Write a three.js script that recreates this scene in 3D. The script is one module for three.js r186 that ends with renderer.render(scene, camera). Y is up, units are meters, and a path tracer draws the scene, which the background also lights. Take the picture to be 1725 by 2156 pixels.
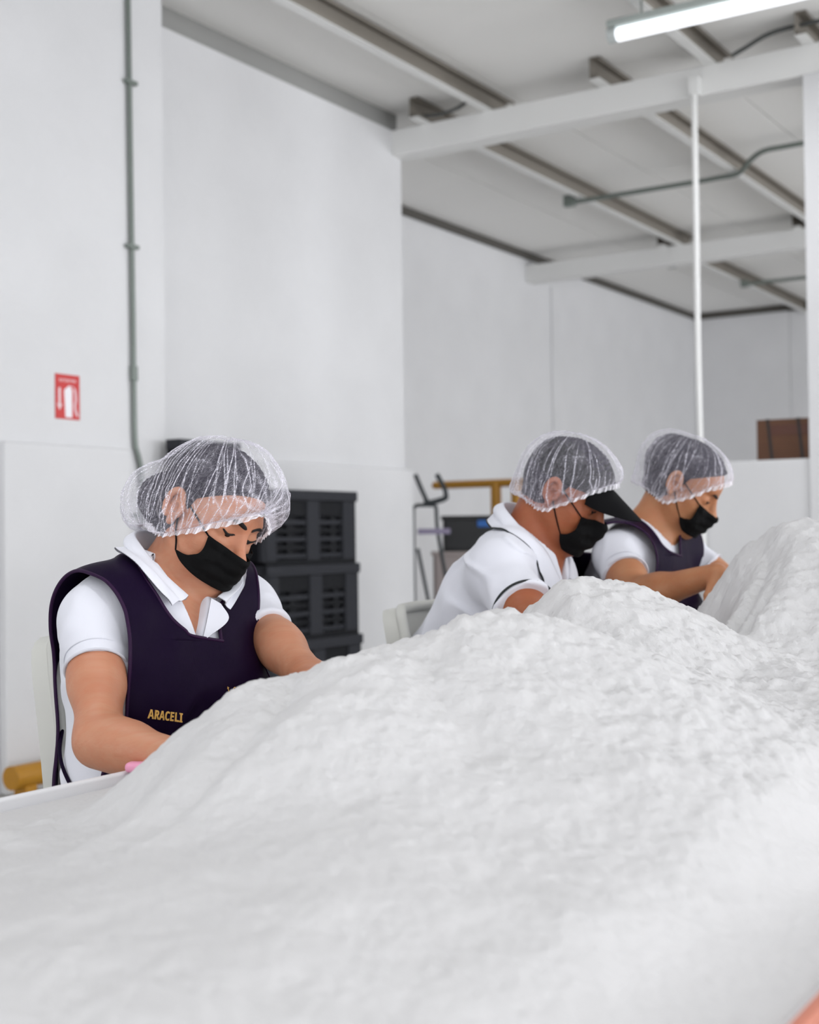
import * as THREE from 'three';
import { RoundedBoxGeometry } from 'three/addons/geometries/RoundedBoxGeometry.js';
import { mergeGeometries } from 'three/addons/utils/BufferGeometryUtils.js';
import { RectAreaLightUniformsLib } from 'three/addons/lights/RectAreaLightUniformsLib.js';
import { FontLoader } from 'three/addons/loaders/FontLoader.js';
import { TextGeometry } from 'three/addons/geometries/TextGeometry.js';

// ---------------------------------------------------------------- camera, light, exposure
const scene = new THREE.Scene();
const camera = new THREE.PerspectiveCamera(2 * Math.atan(1078 / 2800) * 180 / Math.PI, 1725 / 2156, 0.05, 60);
camera.position.set(0, 1.10, 0);
camera.rotation.order = 'YXZ';
camera.rotation.set(0.97 * Math.PI / 180, 32.7 * Math.PI / 180, -0.0125);
camera.focus = 2.28;
camera.userData.fStop = 3.8;
const renderer = new THREE.WebGLRenderer({ antialias: true });
renderer.toneMapping = THREE.LinearToneMapping;
renderer.toneMappingExposure = 0.96;
renderer.shadowMap.enabled = true;
renderer.shadowMap.type = THREE.PCFSoftShadowMap;
RectAreaLightUniformsLib.init();
scene.background = new THREE.Color(0.75, 0.8, 0.85);
const WINDOW_LIGHT = 9.6, TUBE_LIGHT = 56;

// ---------------------------------------------------------------- helpers
const V = (x, y, z) => new THREE.Vector3(x, y, z);
let seed = 7;
const rnd = () => { seed = (seed * 1664525 + 1013904223) >>> 0; return seed / 4294967296; };
const clamp = (x, a = 0, b = 1) => Math.min(b, Math.max(a, x));
const lerp = (a, b, t) => a + (b - a) * t;
const smooth = (a, b, x) => { const t = clamp((x - a) / (b - a)); return t * t * (3 - 2 * t); };
// value noise in 3-D, -1..1
const hash3 = (x, y, z) => { let h = Math.imul(x, 374761393) ^ Math.imul(y, 668265263) ^ Math.imul(z, 1274126177); h = Math.imul(h ^ (h >>> 13), 1274126177); return ((h ^ (h >>> 16)) >>> 0) / 2147483648 - 1; };
function noise(x, y, z) {
  const i = Math.floor(x), j = Math.floor(y), k = Math.floor(z), f = (t) => t * t * t * (t * (t * 6 - 15) + 10), u = f(x - i), v = f(y - j), w = f(z - k);
  const a = lerp(hash3(i, j, k), hash3(i + 1, j, k), u), b = lerp(hash3(i, j + 1, k), hash3(i + 1, j + 1, k), u);
  const c = lerp(hash3(i, j, k + 1), hash3(i + 1, j, k + 1), u), d = lerp(hash3(i, j + 1, k + 1), hash3(i + 1, j + 1, k + 1), u);
  return lerp(lerp(a, b, v), lerp(c, d, v), w);
}
const fbm = (x, y, z, n = 4) => { let s = 0, a = 0.5; for (let k = 0; k < n; k++) { s += a * noise(x, y, z); x *= 2.03; y *= 2.03; z *= 2.03; a *= 0.5; } return s; };

const taken = {};
const numbered = (n) => { const k = taken[n] = (taken[n] ?? -1) + 1; return k ? `${n}_${String(k).padStart(3, '0')}` : n; };
function mesh(name, geo, mat, parent) {
  if (Array.isArray(geo)) geo = join(geo);
  const m = new THREE.Mesh(geo, mat); m.name = parent ? name : numbered(name); m.castShadow = m.receiveShadow = true;
  (parent ?? scene).add(m); return m;
}
function tag(o, label, category, group, kind) {
  o.userData.label = label; if (category) o.userData.category = category;
  if (group) o.userData.group = group; if (kind) o.userData.kind = kind; return o;
}
function thing(name, label, category, pos = [0, 0, 0], turn = 0, group) {
  const g = new THREE.Group(); g.name = numbered(name); g.position.set(...pos); g.rotation.y = turn; scene.add(g);
  return tag(g, label, category, group);
}
const struct = (name, geo, mat) => { const m = mesh(name, geo, mat); m.userData.kind = 'structure'; return m; };
// geometry helpers: every geometry keeps position, normal, uv only, non-indexed when joined
function join(list) {
  return mergeGeometries(list.map((g) => { g = g.index ? g.toNonIndexed() : g; for (const k of Object.keys(g.attributes)) if (!['position', 'normal', 'uv'].includes(k)) g.deleteAttribute(k); if (!g.attributes.uv) g.setAttribute('uv', new THREE.BufferAttribute(new Float32Array(g.attributes.position.count * 2), 2)); return g; }));
}
function box(x0, x1, y0, y1, z0, z1, r = 0) {
  const w = Math.abs(x1 - x0), h = Math.abs(y1 - y0), d = Math.abs(z1 - z0);
  const g = r ? new RoundedBoxGeometry(w, h, d, 2, Math.min(r, w / 2.01, h / 2.01, d / 2.01)) : new THREE.BoxGeometry(w, h, d);
  // uv in metres
  const n = g.attributes.normal, p = g.attributes.position, u = g.attributes.uv;
  for (let i = 0; i < p.count; i++) { const ax = Math.abs(n.getX(i)), ay = Math.abs(n.getY(i)), az = Math.abs(n.getZ(i)); if (ax >= ay && ax >= az) u.setXY(i, p.getZ(i), p.getY(i)); else if (ay >= az) u.setXY(i, p.getX(i), p.getZ(i)); else u.setXY(i, p.getX(i), p.getY(i)); }
  return g.translate((x0 + x1) / 2, (y0 + y1) / 2, (z0 + z1) / 2);
}
const curve = (pts, closed = false, tension = 0.5) => new THREE.CatmullRomCurve3(pts.map((p) => Array.isArray(p) ? V(...p) : p), closed, 'catmullrom', tension);
function tube(pts, r, seg = 0, closed = false, radial = 10) { const c = pts.getPoint ? pts : curve(pts, closed); return new THREE.TubeGeometry(c, seg || Math.max(4, (pts.length || 10) * 6), r, radial, closed); }
function rod(a, b, r, radial = 16, r2 = r) {
  const A = V(...a), B = V(...b), g = new THREE.CylinderGeometry(r2, r, A.distanceTo(B), radial);
  return g.applyQuaternion(new THREE.Quaternion().setFromUnitVectors(V(0, 1, 0), B.clone().sub(A).normalize())).translate((A.x + B.x) / 2, (A.y + B.y) / 2, (A.z + B.z) / 2);
}
// textures
function dataTexture(w, h, fn, srgb = false) {
  const d = new Uint8Array(w * h * 4);
  for (let y = 0; y < h; y++) for (let x = 0; x < w; x++) { const c = fn(x / w, y / h, x, y), i = (y * w + x) * 4; for (let k = 0; k < 4; k++) d[i + k] = clamp(Array.isArray(c) ? c[k] ?? 1 : k < 3 ? c : 1) * 255; }
  const t = new THREE.DataTexture(d, w, h); t.wrapS = t.wrapT = THREE.RepeatWrapping; t.magFilter = THREE.LinearFilter; t.minFilter = THREE.LinearMipmapLinearFilter; t.generateMipmaps = true; if (srgb) t.colorSpace = THREE.SRGBColorSpace; t.needsUpdate = true; return t;
}
// seamless noise for a texture: noise on a wrapped lattice
const wrapNoise = (u, v, n, s) => { const x = u * n, y = v * n, i = Math.floor(x), j = Math.floor(y), f = (t) => t * t * (3 - 2 * t), a = f(x - i), b = f(y - j), h = (p, q) => hash3(((p % n) + n) % n, ((q % n) + n) % n, s); return lerp(lerp(h(i, j), h(i + 1, j), a), lerp(h(i, j + 1), h(i + 1, j + 1), a), b); };
const wrapFbm = (u, v, n, s, oct = 4) => { let t = 0, a = 0.5; for (let k = 0; k < oct; k++) { t += a * wrapNoise(u, v, n, s + k); n *= 2; a *= 0.5; } return t; };
const plasterBump = dataTexture(512, 512, (u, v) => 0.5 + 0.5 * wrapFbm(u, v, 6, 3, 6));
const mottle = dataTexture(512, 512, (u, v) => { const t = 0.98 + 0.02 * wrapFbm(u, v, 3, 21, 6); return [t, t, t]; }, true);
const std = (color, roughness = 0.7, extra = {}) => new THREE.MeshStandardMaterial({ color, roughness, ...extra });
const phys = (color, roughness = 0.7, extra = {}) => new THREE.MeshPhysicalMaterial({ color, roughness, ...extra });
// ---------------------------------------------------------------- the room
const M = {};
M.wall = std(0xe3e3e4, 0.62, { bumpMap: plasterBump, bumpScale: 0.0012, map: mottle });
M.ceiling = std(0xf4f3f0, 0.75, { bumpMap: plasterBump, bumpScale: 0.0008 });
M.paint = std(0xececea, 0.5);
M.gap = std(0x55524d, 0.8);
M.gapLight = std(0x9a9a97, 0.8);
M.floor = std(0xbfbdb8, 0.45, { map: mottle, bumpMap: plasterBump, bumpScale: 0.0006 });
M.purlin = std(0x8c867d, 0.6, { metalness: 0.2 });
M.galv = std(0x7d857f, 0.45, { metalness: 0.35 });
M.tubeGlow = std(0xffffff, 0.4, { emissive: 0xf4f8ff, emissiveIntensity: 1.3 });
M.frost = std(0xffffff, 0.6, { emissive: 0xf2f6ff, emissiveIntensity: 1.2 });
const CEIL = 3.86, XL = -6.05, XR = 5.2, ZB = -16.2, ZF = 6.2;

struct('floor', box(-6.5, XR + 0.3, -0.12, 0, ZB - 0.3, ZF + 0.3), M.floor);
{ // ceiling: a slab with sheets hung under it, open joints between them
  const c = struct('ceiling', box(-6.5, XR + 0.3, CEIL + 0.03, CEIL + 0.2, ZB - 0.3, ZF + 0.3), M.gap);
  for (let x = -6.33 ; x < XR; x += 1.2) for (let k = 0; k < 10; k++) {
    const z1 = ZF - k * 2.24, z0 = z1 - 2.24 + 0.006;
    mesh('panel', box(x + 0.005, x + 1.195, CEIL, CEIL + 0.03, z0, z1), M.ceiling, c);
  }
}
// left side: near wall with its dado block, the wall beside it, the deeper wall behind
struct('wall_left', box(-4.9, -4.6, 0, CEIL, -4.92, ZF + 0.1), M.wall);
struct('trim_1', box(-4.6, -4.55, 0, 1.525, -4.63, -3.87, 0.012), M.wall);
struct('wall_left', box(-5.02, -4.72, 0, 3.73, -7.3, -4.92), M.wall);
struct('trim_2', box(-4.75, -4.675, 0, 1.525, -7.335, -4.92, 0.012), M.wall);
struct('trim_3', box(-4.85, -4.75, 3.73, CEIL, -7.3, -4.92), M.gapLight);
struct('wall_left', box(-6.3, -5.02, 0, CEIL, -7.3, -7.05), M.wall);
struct('wall_left', box(-6.35, XL, 0, CEIL, ZB, -7.05), M.wall);
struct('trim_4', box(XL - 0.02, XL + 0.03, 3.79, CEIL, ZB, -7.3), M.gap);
struct('trim_5', box(XL, XL + 0.02, 0, 3.6, -12.3, -12.12), M.wall);
{ // back wall of sheeted panels
  const w = struct('wall_back', box(-6.35, XR + 0.2, 0, CEIL, ZB - 0.2, ZB), M.wall);
  for (let x = -6.05; x < XR - 0.1; x += 1.22) mesh('panel', box(x + 0.004, Math.min(x + 1.216, XR), 0.02, 3.78, ZB, ZB + 0.012), M.wall, w);
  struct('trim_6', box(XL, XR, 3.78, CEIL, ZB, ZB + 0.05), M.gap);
}
// right wall with its row of frosted windows, and the wall behind the camera
{
  const wins = [[-13.4, -10.6], [-9.2, -6.4], [-5.0, -2.2], [-0.9, 1.9], [3.0, 5.6]], y0 = 0.3, y1 = 2.9, g = [box(XR, XR + 0.25, 0, y0, ZB, ZF), box(XR, XR + 0.25, y1, CEIL, ZB, ZF)];
  let z = ZB;
  for (const [a, b] of wins) { g.push(box(XR, XR + 0.25, y0, y1, z, a)); z = b; }
  g.push(box(XR, XR + 0.25, y0, y1, z, ZF));
  struct('wall_right', g, M.wall);
  wins.forEach(([a, b], i) => {
    const f = new THREE.Group(); f.name = `window_${i + 1}`; f.userData.kind = 'structure'; scene.add(f);
    mesh('frame', [box(XR + 0.05, XR + 0.13, y0, y0 + 0.06, a, b), box(XR + 0.05, XR + 0.13, y1 - 0.06, y1, a, b), box(XR + 0.05, XR + 0.13, y0 + 0.06, y1 - 0.06, a, a + 0.06), box(XR + 0.05, XR + 0.13, y0 + 0.06, y1 - 0.06, b - 0.06, b), box(XR + 0.05, XR + 0.13, y0 + 0.06, y1 - 0.06, (a + b) / 2 - 0.03, (a + b) / 2 + 0.03)], M.paint, f);
    mesh('pane', box(XR + 0.085, XR + 0.1, y0 + 0.06, y1 - 0.06, a + 0.06, (a + b) / 2 - 0.03), M.frost, f);
    mesh('pane', box(XR + 0.085, XR + 0.1, y0 + 0.06, y1 - 0.06, (a + b) / 2 + 0.03, b - 0.06), M.frost, f);
    const l = new THREE.RectAreaLight(0xf8faff, WINDOW_LIGHT * [1.15, 1.0, 0.5, 0.26, 0.36][i], b - a - 0.15, y1 - y0 - 0.15); l.position.set(XR + 0.03, (y0 + y1) / 2, (a + b) / 2); l.lookAt(0, (y0 + y1) / 2, (a + b) / 2); scene.add(l);
  });
}
{
  const y0 = 0.6, y1 = 2.8, wins = [[-3.9, -1.2], [0.2, 2.9]], Z0 = ZF + 0.085, Z1 = ZF + 0.1;  // these unseen windows are added to brighten the faces turned towards the camera
  struct('wall_front', [box(-4.9, XR + 0.25, 0, y0, ZF, ZF + 0.25), box(-4.9, XR + 0.25, y1, CEIL, ZF, ZF + 0.25), box(-4.9, -3.9, y0, y1, ZF, ZF + 0.25), box(-1.2, 0.2, y0, y1, ZF, ZF + 0.25), box(2.9, XR + 0.25, y0, y1, ZF, ZF + 0.25)], M.wall);
  wins.forEach(([a, b], i) => {
    const f = new THREE.Group(); f.name = `window_${i + 6}`; f.userData.kind = 'structure'; scene.add(f);
    mesh('frame', [box(a, b, y0, y0 + 0.06, ZF + 0.05, ZF + 0.13), box(a, b, y1 - 0.06, y1, ZF + 0.05, ZF + 0.13), box(a, a + 0.06, y0 + 0.06, y1 - 0.06, ZF + 0.05, ZF + 0.13), box(b - 0.06, b, y0 + 0.06, y1 - 0.06, ZF + 0.05, ZF + 0.13), box((a + b) / 2 - 0.03, (a + b) / 2 + 0.03, y0 + 0.06, y1 - 0.06, ZF + 0.05, ZF + 0.13)], M.paint, f);
    mesh('pane', box(a + 0.06, (a + b) / 2 - 0.03, y0 + 0.06, y1 - 0.06, Z0, Z1), M.frost, f); mesh('pane', box((a + b) / 2 + 0.03, b - 0.06, y0 + 0.06, y1 - 0.06, Z0, Z1), M.frost, f);
    const l = new THREE.RectAreaLight(0xf8faff, WINDOW_LIGHT * 0.36, b - a - 0.15, y1 - y0 - 0.15); l.position.set((a + b) / 2, (y0 + y1) / 2, ZF + 0.03); l.lookAt((a + b) / 2, (y0 + y1) / 2, 0); scene.add(l);
  });
}
// roof beams across the hall, purlins along it, the column and the low wall
struct('ceiling_beam', box(-4.75, XR, 3.56, 3.73, -7.36, -7.2, 0.008), M.paint);
struct('ceiling_beam', box(-6.05, XR, 3.56, 3.73, -11.75, -11.59, 0.008), M.paint);
struct('ceiling_beam', box(-4.6, XR, 3.56, 3.73, -2.99, -2.83, 0.008), M.paint);
struct('ceiling_beam', box(-4.6, XR, 3.56, 3.73, 1.4, 1.56, 0.008), M.paint);
function purlin(x, z0, z1) {
  const h = 0.125, w = 0.062, t = 0.004, p = struct('purlin', [box(x, x + t, 3.732, 3.732 + h, z0, z1), box(x, x + w, 3.732 + h - t, 3.732 + h, z0, z1), box(x + w - t, x + w, 3.732 + h - 0.02, 3.732 + h, z0, z1), box(x + w - t, x + w, 3.732, 3.75, z0, z1)], M.purlin);
  mesh('flange', box(x - 0.001, x + w, 3.728, 3.733, z0, z1), M.paint, p);
}
for (const x of [-4.49, -3.245, -2.05, -0.8, 0.45, 1.7, 2.95, 4.2]) { purlin(x, -11.95, -7.05); purlin(x - 0.15, -16.2, -11.5); }
for (const x of [-4.04, -2.6, -1.16, 0.28, 1.72, 3.16]) { purlin(x, -7.5, -2.7); purlin(x + 0.1, -2.95, 1.6); purlin(x, 1.4, 6.2); }
struct('column', box(-2.05, -1.85, 0, 3.56, -7.4, -7.18, 0.006), M.wall);
struct('wall_middle', box(-2.72, XR, 0, 1.485, -7.85, -7.2, 0.012), M.wall);
// ---------------------------------------------------------------- things on the walls and ceiling
{ // fluorescent fittings: one made with its parts, the rest copied
  const L = 1.25, f = thing('fluorescent_light', 'lit fluorescent tube fitting hanging under the ceiling at the upper right', 'light', [-2.09, 3.6, -6.14]);
  mesh('housing', box(-L / 2, L / 2, 0.018, 0.055, -0.045, 0.045, 0.012), std(0xaab2ae, 0.5), f);
  mesh('tube', new THREE.CapsuleGeometry(0.034, L - 0.12, 8, 24).rotateZ(Math.PI / 2).translate(0, -0.015, 0), M.tubeGlow, f);
  for (const s of [-1, 1]) { mesh('end_cap', rod([s * (L / 2 - 0.045), -0.012, 0], [s * (L / 2), -0.012, 0], 0.038, 20), std(0xc6cccb, 0.4), f); mesh('hanger', rod([s * 0.45, 0.06, 0], [s * 0.45, 0.258, 0], 0.006, 8), M.galv, f); }
  const spots = [[-0.2, -6.14], [1.9, -6.14], [-2.5, -1.2], [-0.4, -1.2], [1.7, -1.2], [-2.5, 2.9], [-0.4, 2.9], [1.7, 2.9]];
  const words = ['right of the one in view', 'near the right wall, front bay', 'above the table, leftmost', 'above the table, middle', 'above the table, rightmost', 'behind the table, leftmost', 'behind the table, middle', 'behind the table, rightmost'];
  const all = [f, ...spots.map(([x, z], i) => { const c = f.clone(); c.name = numbered('fluorescent_light'); c.position.set(x, 3.6, z); c.userData = { ...f.userData, label: 'fluorescent tube fitting outside the picture, ' + words[i] }; scene.add(c); return c; })];
  for (const o of all) { const l = new THREE.RectAreaLight(0xf8faff, TUBE_LIGHT, L - 0.1, 0.06); l.position.copy(o.position).add(V(0, -0.056, 0)); l.rotation.x = -Math.PI / 2; scene.add(l); }
}
{ // conduit down the left wall
  const c = thing('wall_conduit', 'thin grey conduit running down the left wall beside the pillar corner', 'conduit', [-4.6, 0, -4.69]);
  mesh('pipe', tube([[0.016, 3.84, 0.02], [0.016, 3, 0.013], [0.016, 2.2, 0.005], [0.016, 1.6, 0], [0.018, 1.5, -0.02], [0.018, 1.38, -0.04], [0.018, 0.7, -0.06], [0.018, 0.02, -0.07]], 0.0125, 80), M.galv, c);
  mesh('coupling', rod([0.016, 1.86, 0.002], [0.016, 1.93, 0.003], 0.019), M.galv, c);
  for (const y of [3.3, 2.5, 1.2]) mesh('clamp', box(0.001, 0.032, y, y + 0.02, -0.03, 0.045, 0.004), M.galv, c);
}
const extinguisherArt = () => {
  const c = document.createElement('canvas'); c.width = 240; c.height = 400; const g = c.getContext('2d');
  g.fillStyle = '#c9221f'; g.fillRect(0, 0, 240, 400); g.fillStyle = '#e9d3d6';
  g.font = 'bold 36px sans-serif'; g.textAlign = 'center'; g.fillText('EXTINTOR', 120, 62, 196);
  // arrow
  g.beginPath(); g.moveTo(26, 120); g.lineTo(50, 120); g.lineTo(50, 270); g.lineTo(66, 270); g.lineTo(38, 330); g.lineTo(10, 270); g.lineTo(26, 270); g.fill();
  // extinguisher with its hose
  g.fillStyle = '#f1eef2';
  g.beginPath(); g.moveTo(96, 390); g.lineTo(84, 150); g.quadraticCurveTo(90, 118, 122, 112); g.lineTo(122, 96); g.lineTo(150, 96); g.lineTo(150, 112); g.quadraticCurveTo(168, 120, 168, 150); g.lineTo(166, 390); g.fill();
  g.strokeStyle = '#e6cdd2'; g.lineWidth = 22; g.beginPath(); g.moveTo(192, 120); g.quadraticCurveTo(214, 220, 196, 260); g.quadraticCurveTo(190, 320, 222, 374); g.stroke();
  g.lineWidth = 8; g.beginPath(); g.moveTo(150, 104); g.quadraticCurveTo(180, 92, 192, 120); g.stroke();
  const t = new THREE.CanvasTexture(c); t.colorSpace = THREE.SRGBColorSpace; return t;
};
{
  const s = thing('safety_sign', 'red and white fire extinguisher sign on the left wall', 'sign', [-4.6, 1.752, -4.274], Math.PI / 2);
  mesh('plate', box(-0.074, 0.074, -0.105, 0.1, 0.0005, 0.003, 0.001), std(0xc9221f, 0.45), s);
  mesh('print', new THREE.PlaneGeometry(0.142, 0.198).translate(0, -0.0025, 0.0034), std(0xffffff, 0.4, { map: extinguisherArt() }), s);
}
{ // white drop pole from the beam
  const p = thing('drop_pole', 'slim white cable drop pole hanging from the near beam', 'pole', [-2.655, 0, -7.16]);
  mesh('pole', tube([[0, 3.65, 0], [0.002, 3, 0], [0.0, 2, 0], [0.012, 1.2, 0], [0.015, 0.9, 0]], 0.017, 30), M.paint, p);
  mesh('bracket', box(-0.03, 0.03, 3.56, 3.66, -0.045, 0.015, 0.005), M.paint, p);
  mesh('socket_box', box(-0.02, 0.05, 0.76, 0.9, -0.03, 0.03, 0.008), M.paint, p);
}
// conduits under the roof and loose cables
{
  const c1 = thing('ceiling_conduit', 'grey green conduit bending up over a purlin behind the near beam', 'conduit', [-4.55, 3.7, -9.49]);
  mesh('pipe', tube(new THREE.CatmullRomCurve3([[-0.02, 0, 0], [0.5, 0, 0.01], [1.2, 0, 0.03], [1.38, 0.005, 0.05], [1.5, 0.05, 0.16], [1.62, 0.08, 0.24], [1.8, 0.085, 0.25], [3.2, 0.085, 0.25]].map((p) => V(...p))), 0.019, 80), M.galv, c1);
  mesh('end_box', box(-0.05, 0.04, -0.03, 0.06, -0.03, 0.03, 0.008), M.galv, c1);
  const c2 = thing('ceiling_conduit', 'straight grey green conduit just beyond the second beam', 'conduit', [-4.77, 3.68, -12.2]);
  mesh('pipe', rod([0, 0, 0], [3.4, 0, 0.0], 0.019), M.galv, c2); mesh('end_box', box(-0.05, 0.03, -0.03, 0.045, -0.03, 0.03, 0.008), M.galv, c2);
  const c3 = thing('ceiling_conduit', 'short looking grey conduit farthest back under the ceiling', 'conduit', [-4.52, 3.68, -13.62]);
  mesh('pipe', rod([0, 0, 0], [3.2, 0, 0.0], 0.019), M.galv, c3); mesh('end_box', box(-0.05, 0.03, -0.03, 0.045, -0.03, 0.03, 0.008), M.galv, c3);
  const cable = std(0x4b4d4c, 0.6);
  const k1 = thing('cable', 'dark cable arching along the top of the near beam at right', 'cable', [-2.35, 3.73, -7.16]);
  mesh('cord', tube([[-0.08, 0.005, 0], [0, 0.03, 0.01], [0.12, 0.07, 0.02], [0.26, 0.085, 0.02], [0.6, 0.085, 0.02], [1.2, 0.08, 0.02]], 0.012, 40), cable, k1);
  const k2 = thing('cable', 'dark cable sagging between the wall corner and the first purlin', 'cable', [-4.5, 3.73, -7.17]);
  mesh('cord', tube([[-0.05, 0.06, 0], [0.06, 0.035, 0.01], [0.18, 0.025, 0.01], [0.3, 0.04, 0.01], [0.38, 0.08, 0.0]], 0.011, 40), cable, k2);
}
// ---------------------------------------------------------------- carton on the low wall
{
  const kraft = std(0x7a5540, 0.85, { map: dataTexture(256, 256, (u, v) => { const t = 0.86 + 0.1 * wrapFbm(u, v, 5, 40, 4) + 0.05 * Math.sin(v * 400); return [t, t, t]; }, true) }), strapM = std(0x221a16, 0.5), tapeM = std(0x59301f, 0.5);
  const b = thing('cardboard_box', 'brown cardboard carton with two dark straps on the low wall beside the column', 'box', [-2.235, 1.485, -7.64], 0.1);
  const w = 0.42, h = 0.245, d = 0.3;
  mesh('carton', box(-w / 2, w / 2, 0, h - 0.004, -d / 2, d / 2, 0.006), kraft, b);
  for (const s of [-1, 1]) mesh('flap', box(-w / 2, w / 2, h - 0.006, h - 0.001, s * 0.002, s * d / 2, 0.001), kraft, b);
  mesh('tape', box(-w / 2 + 0.06, w / 2 - 0.1, h * 0.62, h * 0.86, d / 2 - 0.001, d / 2 + 0.0012), tapeM, b);
  for (const x of [-0.135, 0.035]) { const lean = (g) => { const p = g.attributes.position; for (let i = 0; i < p.count; i++) p.setX(i, p.getX(i) - (p.getY(i) - 0.12) * 0.1); return g; }; mesh('strap', lean(join([box(x - 0.009, x + 0.009, -0.0001, h + 0.002, d / 2 - 0.001, d / 2 + 0.003), box(x - 0.009, x + 0.009, h - 0.001, h + 0.002, -d / 2, d / 2), box(x - 0.009, x + 0.009, 0, h + 0.002, -d / 2 - 0.003, -d / 2 + 0.001)])), strapM, b); }
}
// ---------------------------------------------------------------- black slotted crates against the wall
{
  const black = phys(0x17181c, 0.55, { specularIntensity: 0.4 }), dusty = phys(0x333439, 0.65, { specularIntensity: 0.4 });
  function crate(name, label, pos, group) {
    const c = thing(name, label, 'crate', pos, 0, group), W = 0.82, H = 0.4, D = 0.3; // length along z, front face towards +x
    mesh('back_panel', box(-D, -D + 0.02, 0, H, -W / 2, W / 2, 0.004), black, c);
    for (const s of [-1, 1]) mesh('end_panel', box(-D, 0, 0, H - 0.03, s * (W / 2 - 0.02), s * W / 2, 0.004), black, c);
    mesh('base', box(-D, 0, 0, 0.03, -W / 2, W / 2, 0.004), black, c);
    mesh('rim', [box(-0.03, 0.012, H - 0.055, H, -W / 2 - 0.006, W / 2 + 0.006, 0.006), box(-D - 0.005, -D + 0.03, H - 0.05, H, -W / 2 - 0.006, W / 2 + 0.006, 0.006), box(-D, 0, H - 0.05, H, -W / 2 - 0.006, -W / 2 + 0.03, 0.006), box(-D, 0, H - 0.05, H, W / 2 - 0.03, W / 2 + 0.006, 0.006)], dusty, c);
    for (const z of [-W / 2 + 0.05, -0.03, W / 2 - 0.06]) mesh('post', box(-0.035, 0, 0.02, H - 0.05, z - 0.04, z + 0.07, 0.004), dusty, c);
    for (const [a, b] of [[-0.35, -0.08], [0.03, 0.32]]) {
      mesh('slot_frame', [box(-0.05, -0.04, 0.02, H - 0.05, a, b), box(-0.04, -0.008, 0.26, H - 0.05, a, b, 0.003)], black, c);
      for (let k = 0; k < 5; k++) mesh('slat', box(-0.04, -0.012, 0.035 + k * 0.045, 0.06 + k * 0.045, a, b, 0.004), k % 2 ? black : dusty, c);
      mesh('slot_web', box(-0.04, -0.014, 0.03, 0.26, (a + b) / 2 - 0.025, (a + b) / 2 + 0.025, 0.003), black, c);
    }
    return c;
  }
  const g1 = 'black slotted crates stacked behind the woman with the lettered apron';
  const c0 = crate('plastic_crate', 'black slotted plastic crate, topmost of the stack right of the woman', [-4.32, 0.945, -5.755], g1);
  [[0.545, 'black slotted plastic crate, second from the top of the stack'], [0.145, 'black slotted plastic crate low in the stack, hidden by the salt']].forEach(([y, label], i) => {
    const c = c0.clone(); c.name = numbered('plastic_crate'); c.position.set(-4.32 + 0.01 * (i + 1), y, -5.76 - 0.008 * i); c.userData = { ...c0.userData, label }; scene.add(c);
  });
  const pal = thing('pallet', 'black plastic pallet under the crate stack', 'pallet', [-4.49, 0, -5.77]);
  mesh('deck', box(-0.2, 0.2, 0.1, 0.143, -0.43, 0.43, 0.006), black, pal); for (const z of [-0.37, 0, 0.37]) mesh('runner', box(-0.2, 0.2, 0, 0.1, z - 0.05, z + 0.05, 0.006), black, pal);
  [0.0, 0.4, 0.8, 1.2].forEach((y, i) => {
    const c = c0.clone(); c.name = numbered('plastic_crate'); c.scale.set(0.3, i < 3 ? 1 : 0.96, 0.555); c.position.set(-4.46, y, -5.1);
    c.userData = { ...c0.userData, label: i === 3 ? 'black crate on top of the taller stack, its rim just above the woman\'s hair net' : ['black crate at the floor of the taller stack, hidden behind the woman', 'black crate second up in the taller stack, hidden behind the woman', 'black crate third up in the taller stack, behind the woman\'s hair net'][i] };
    scene.add(c);
  });
}
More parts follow.
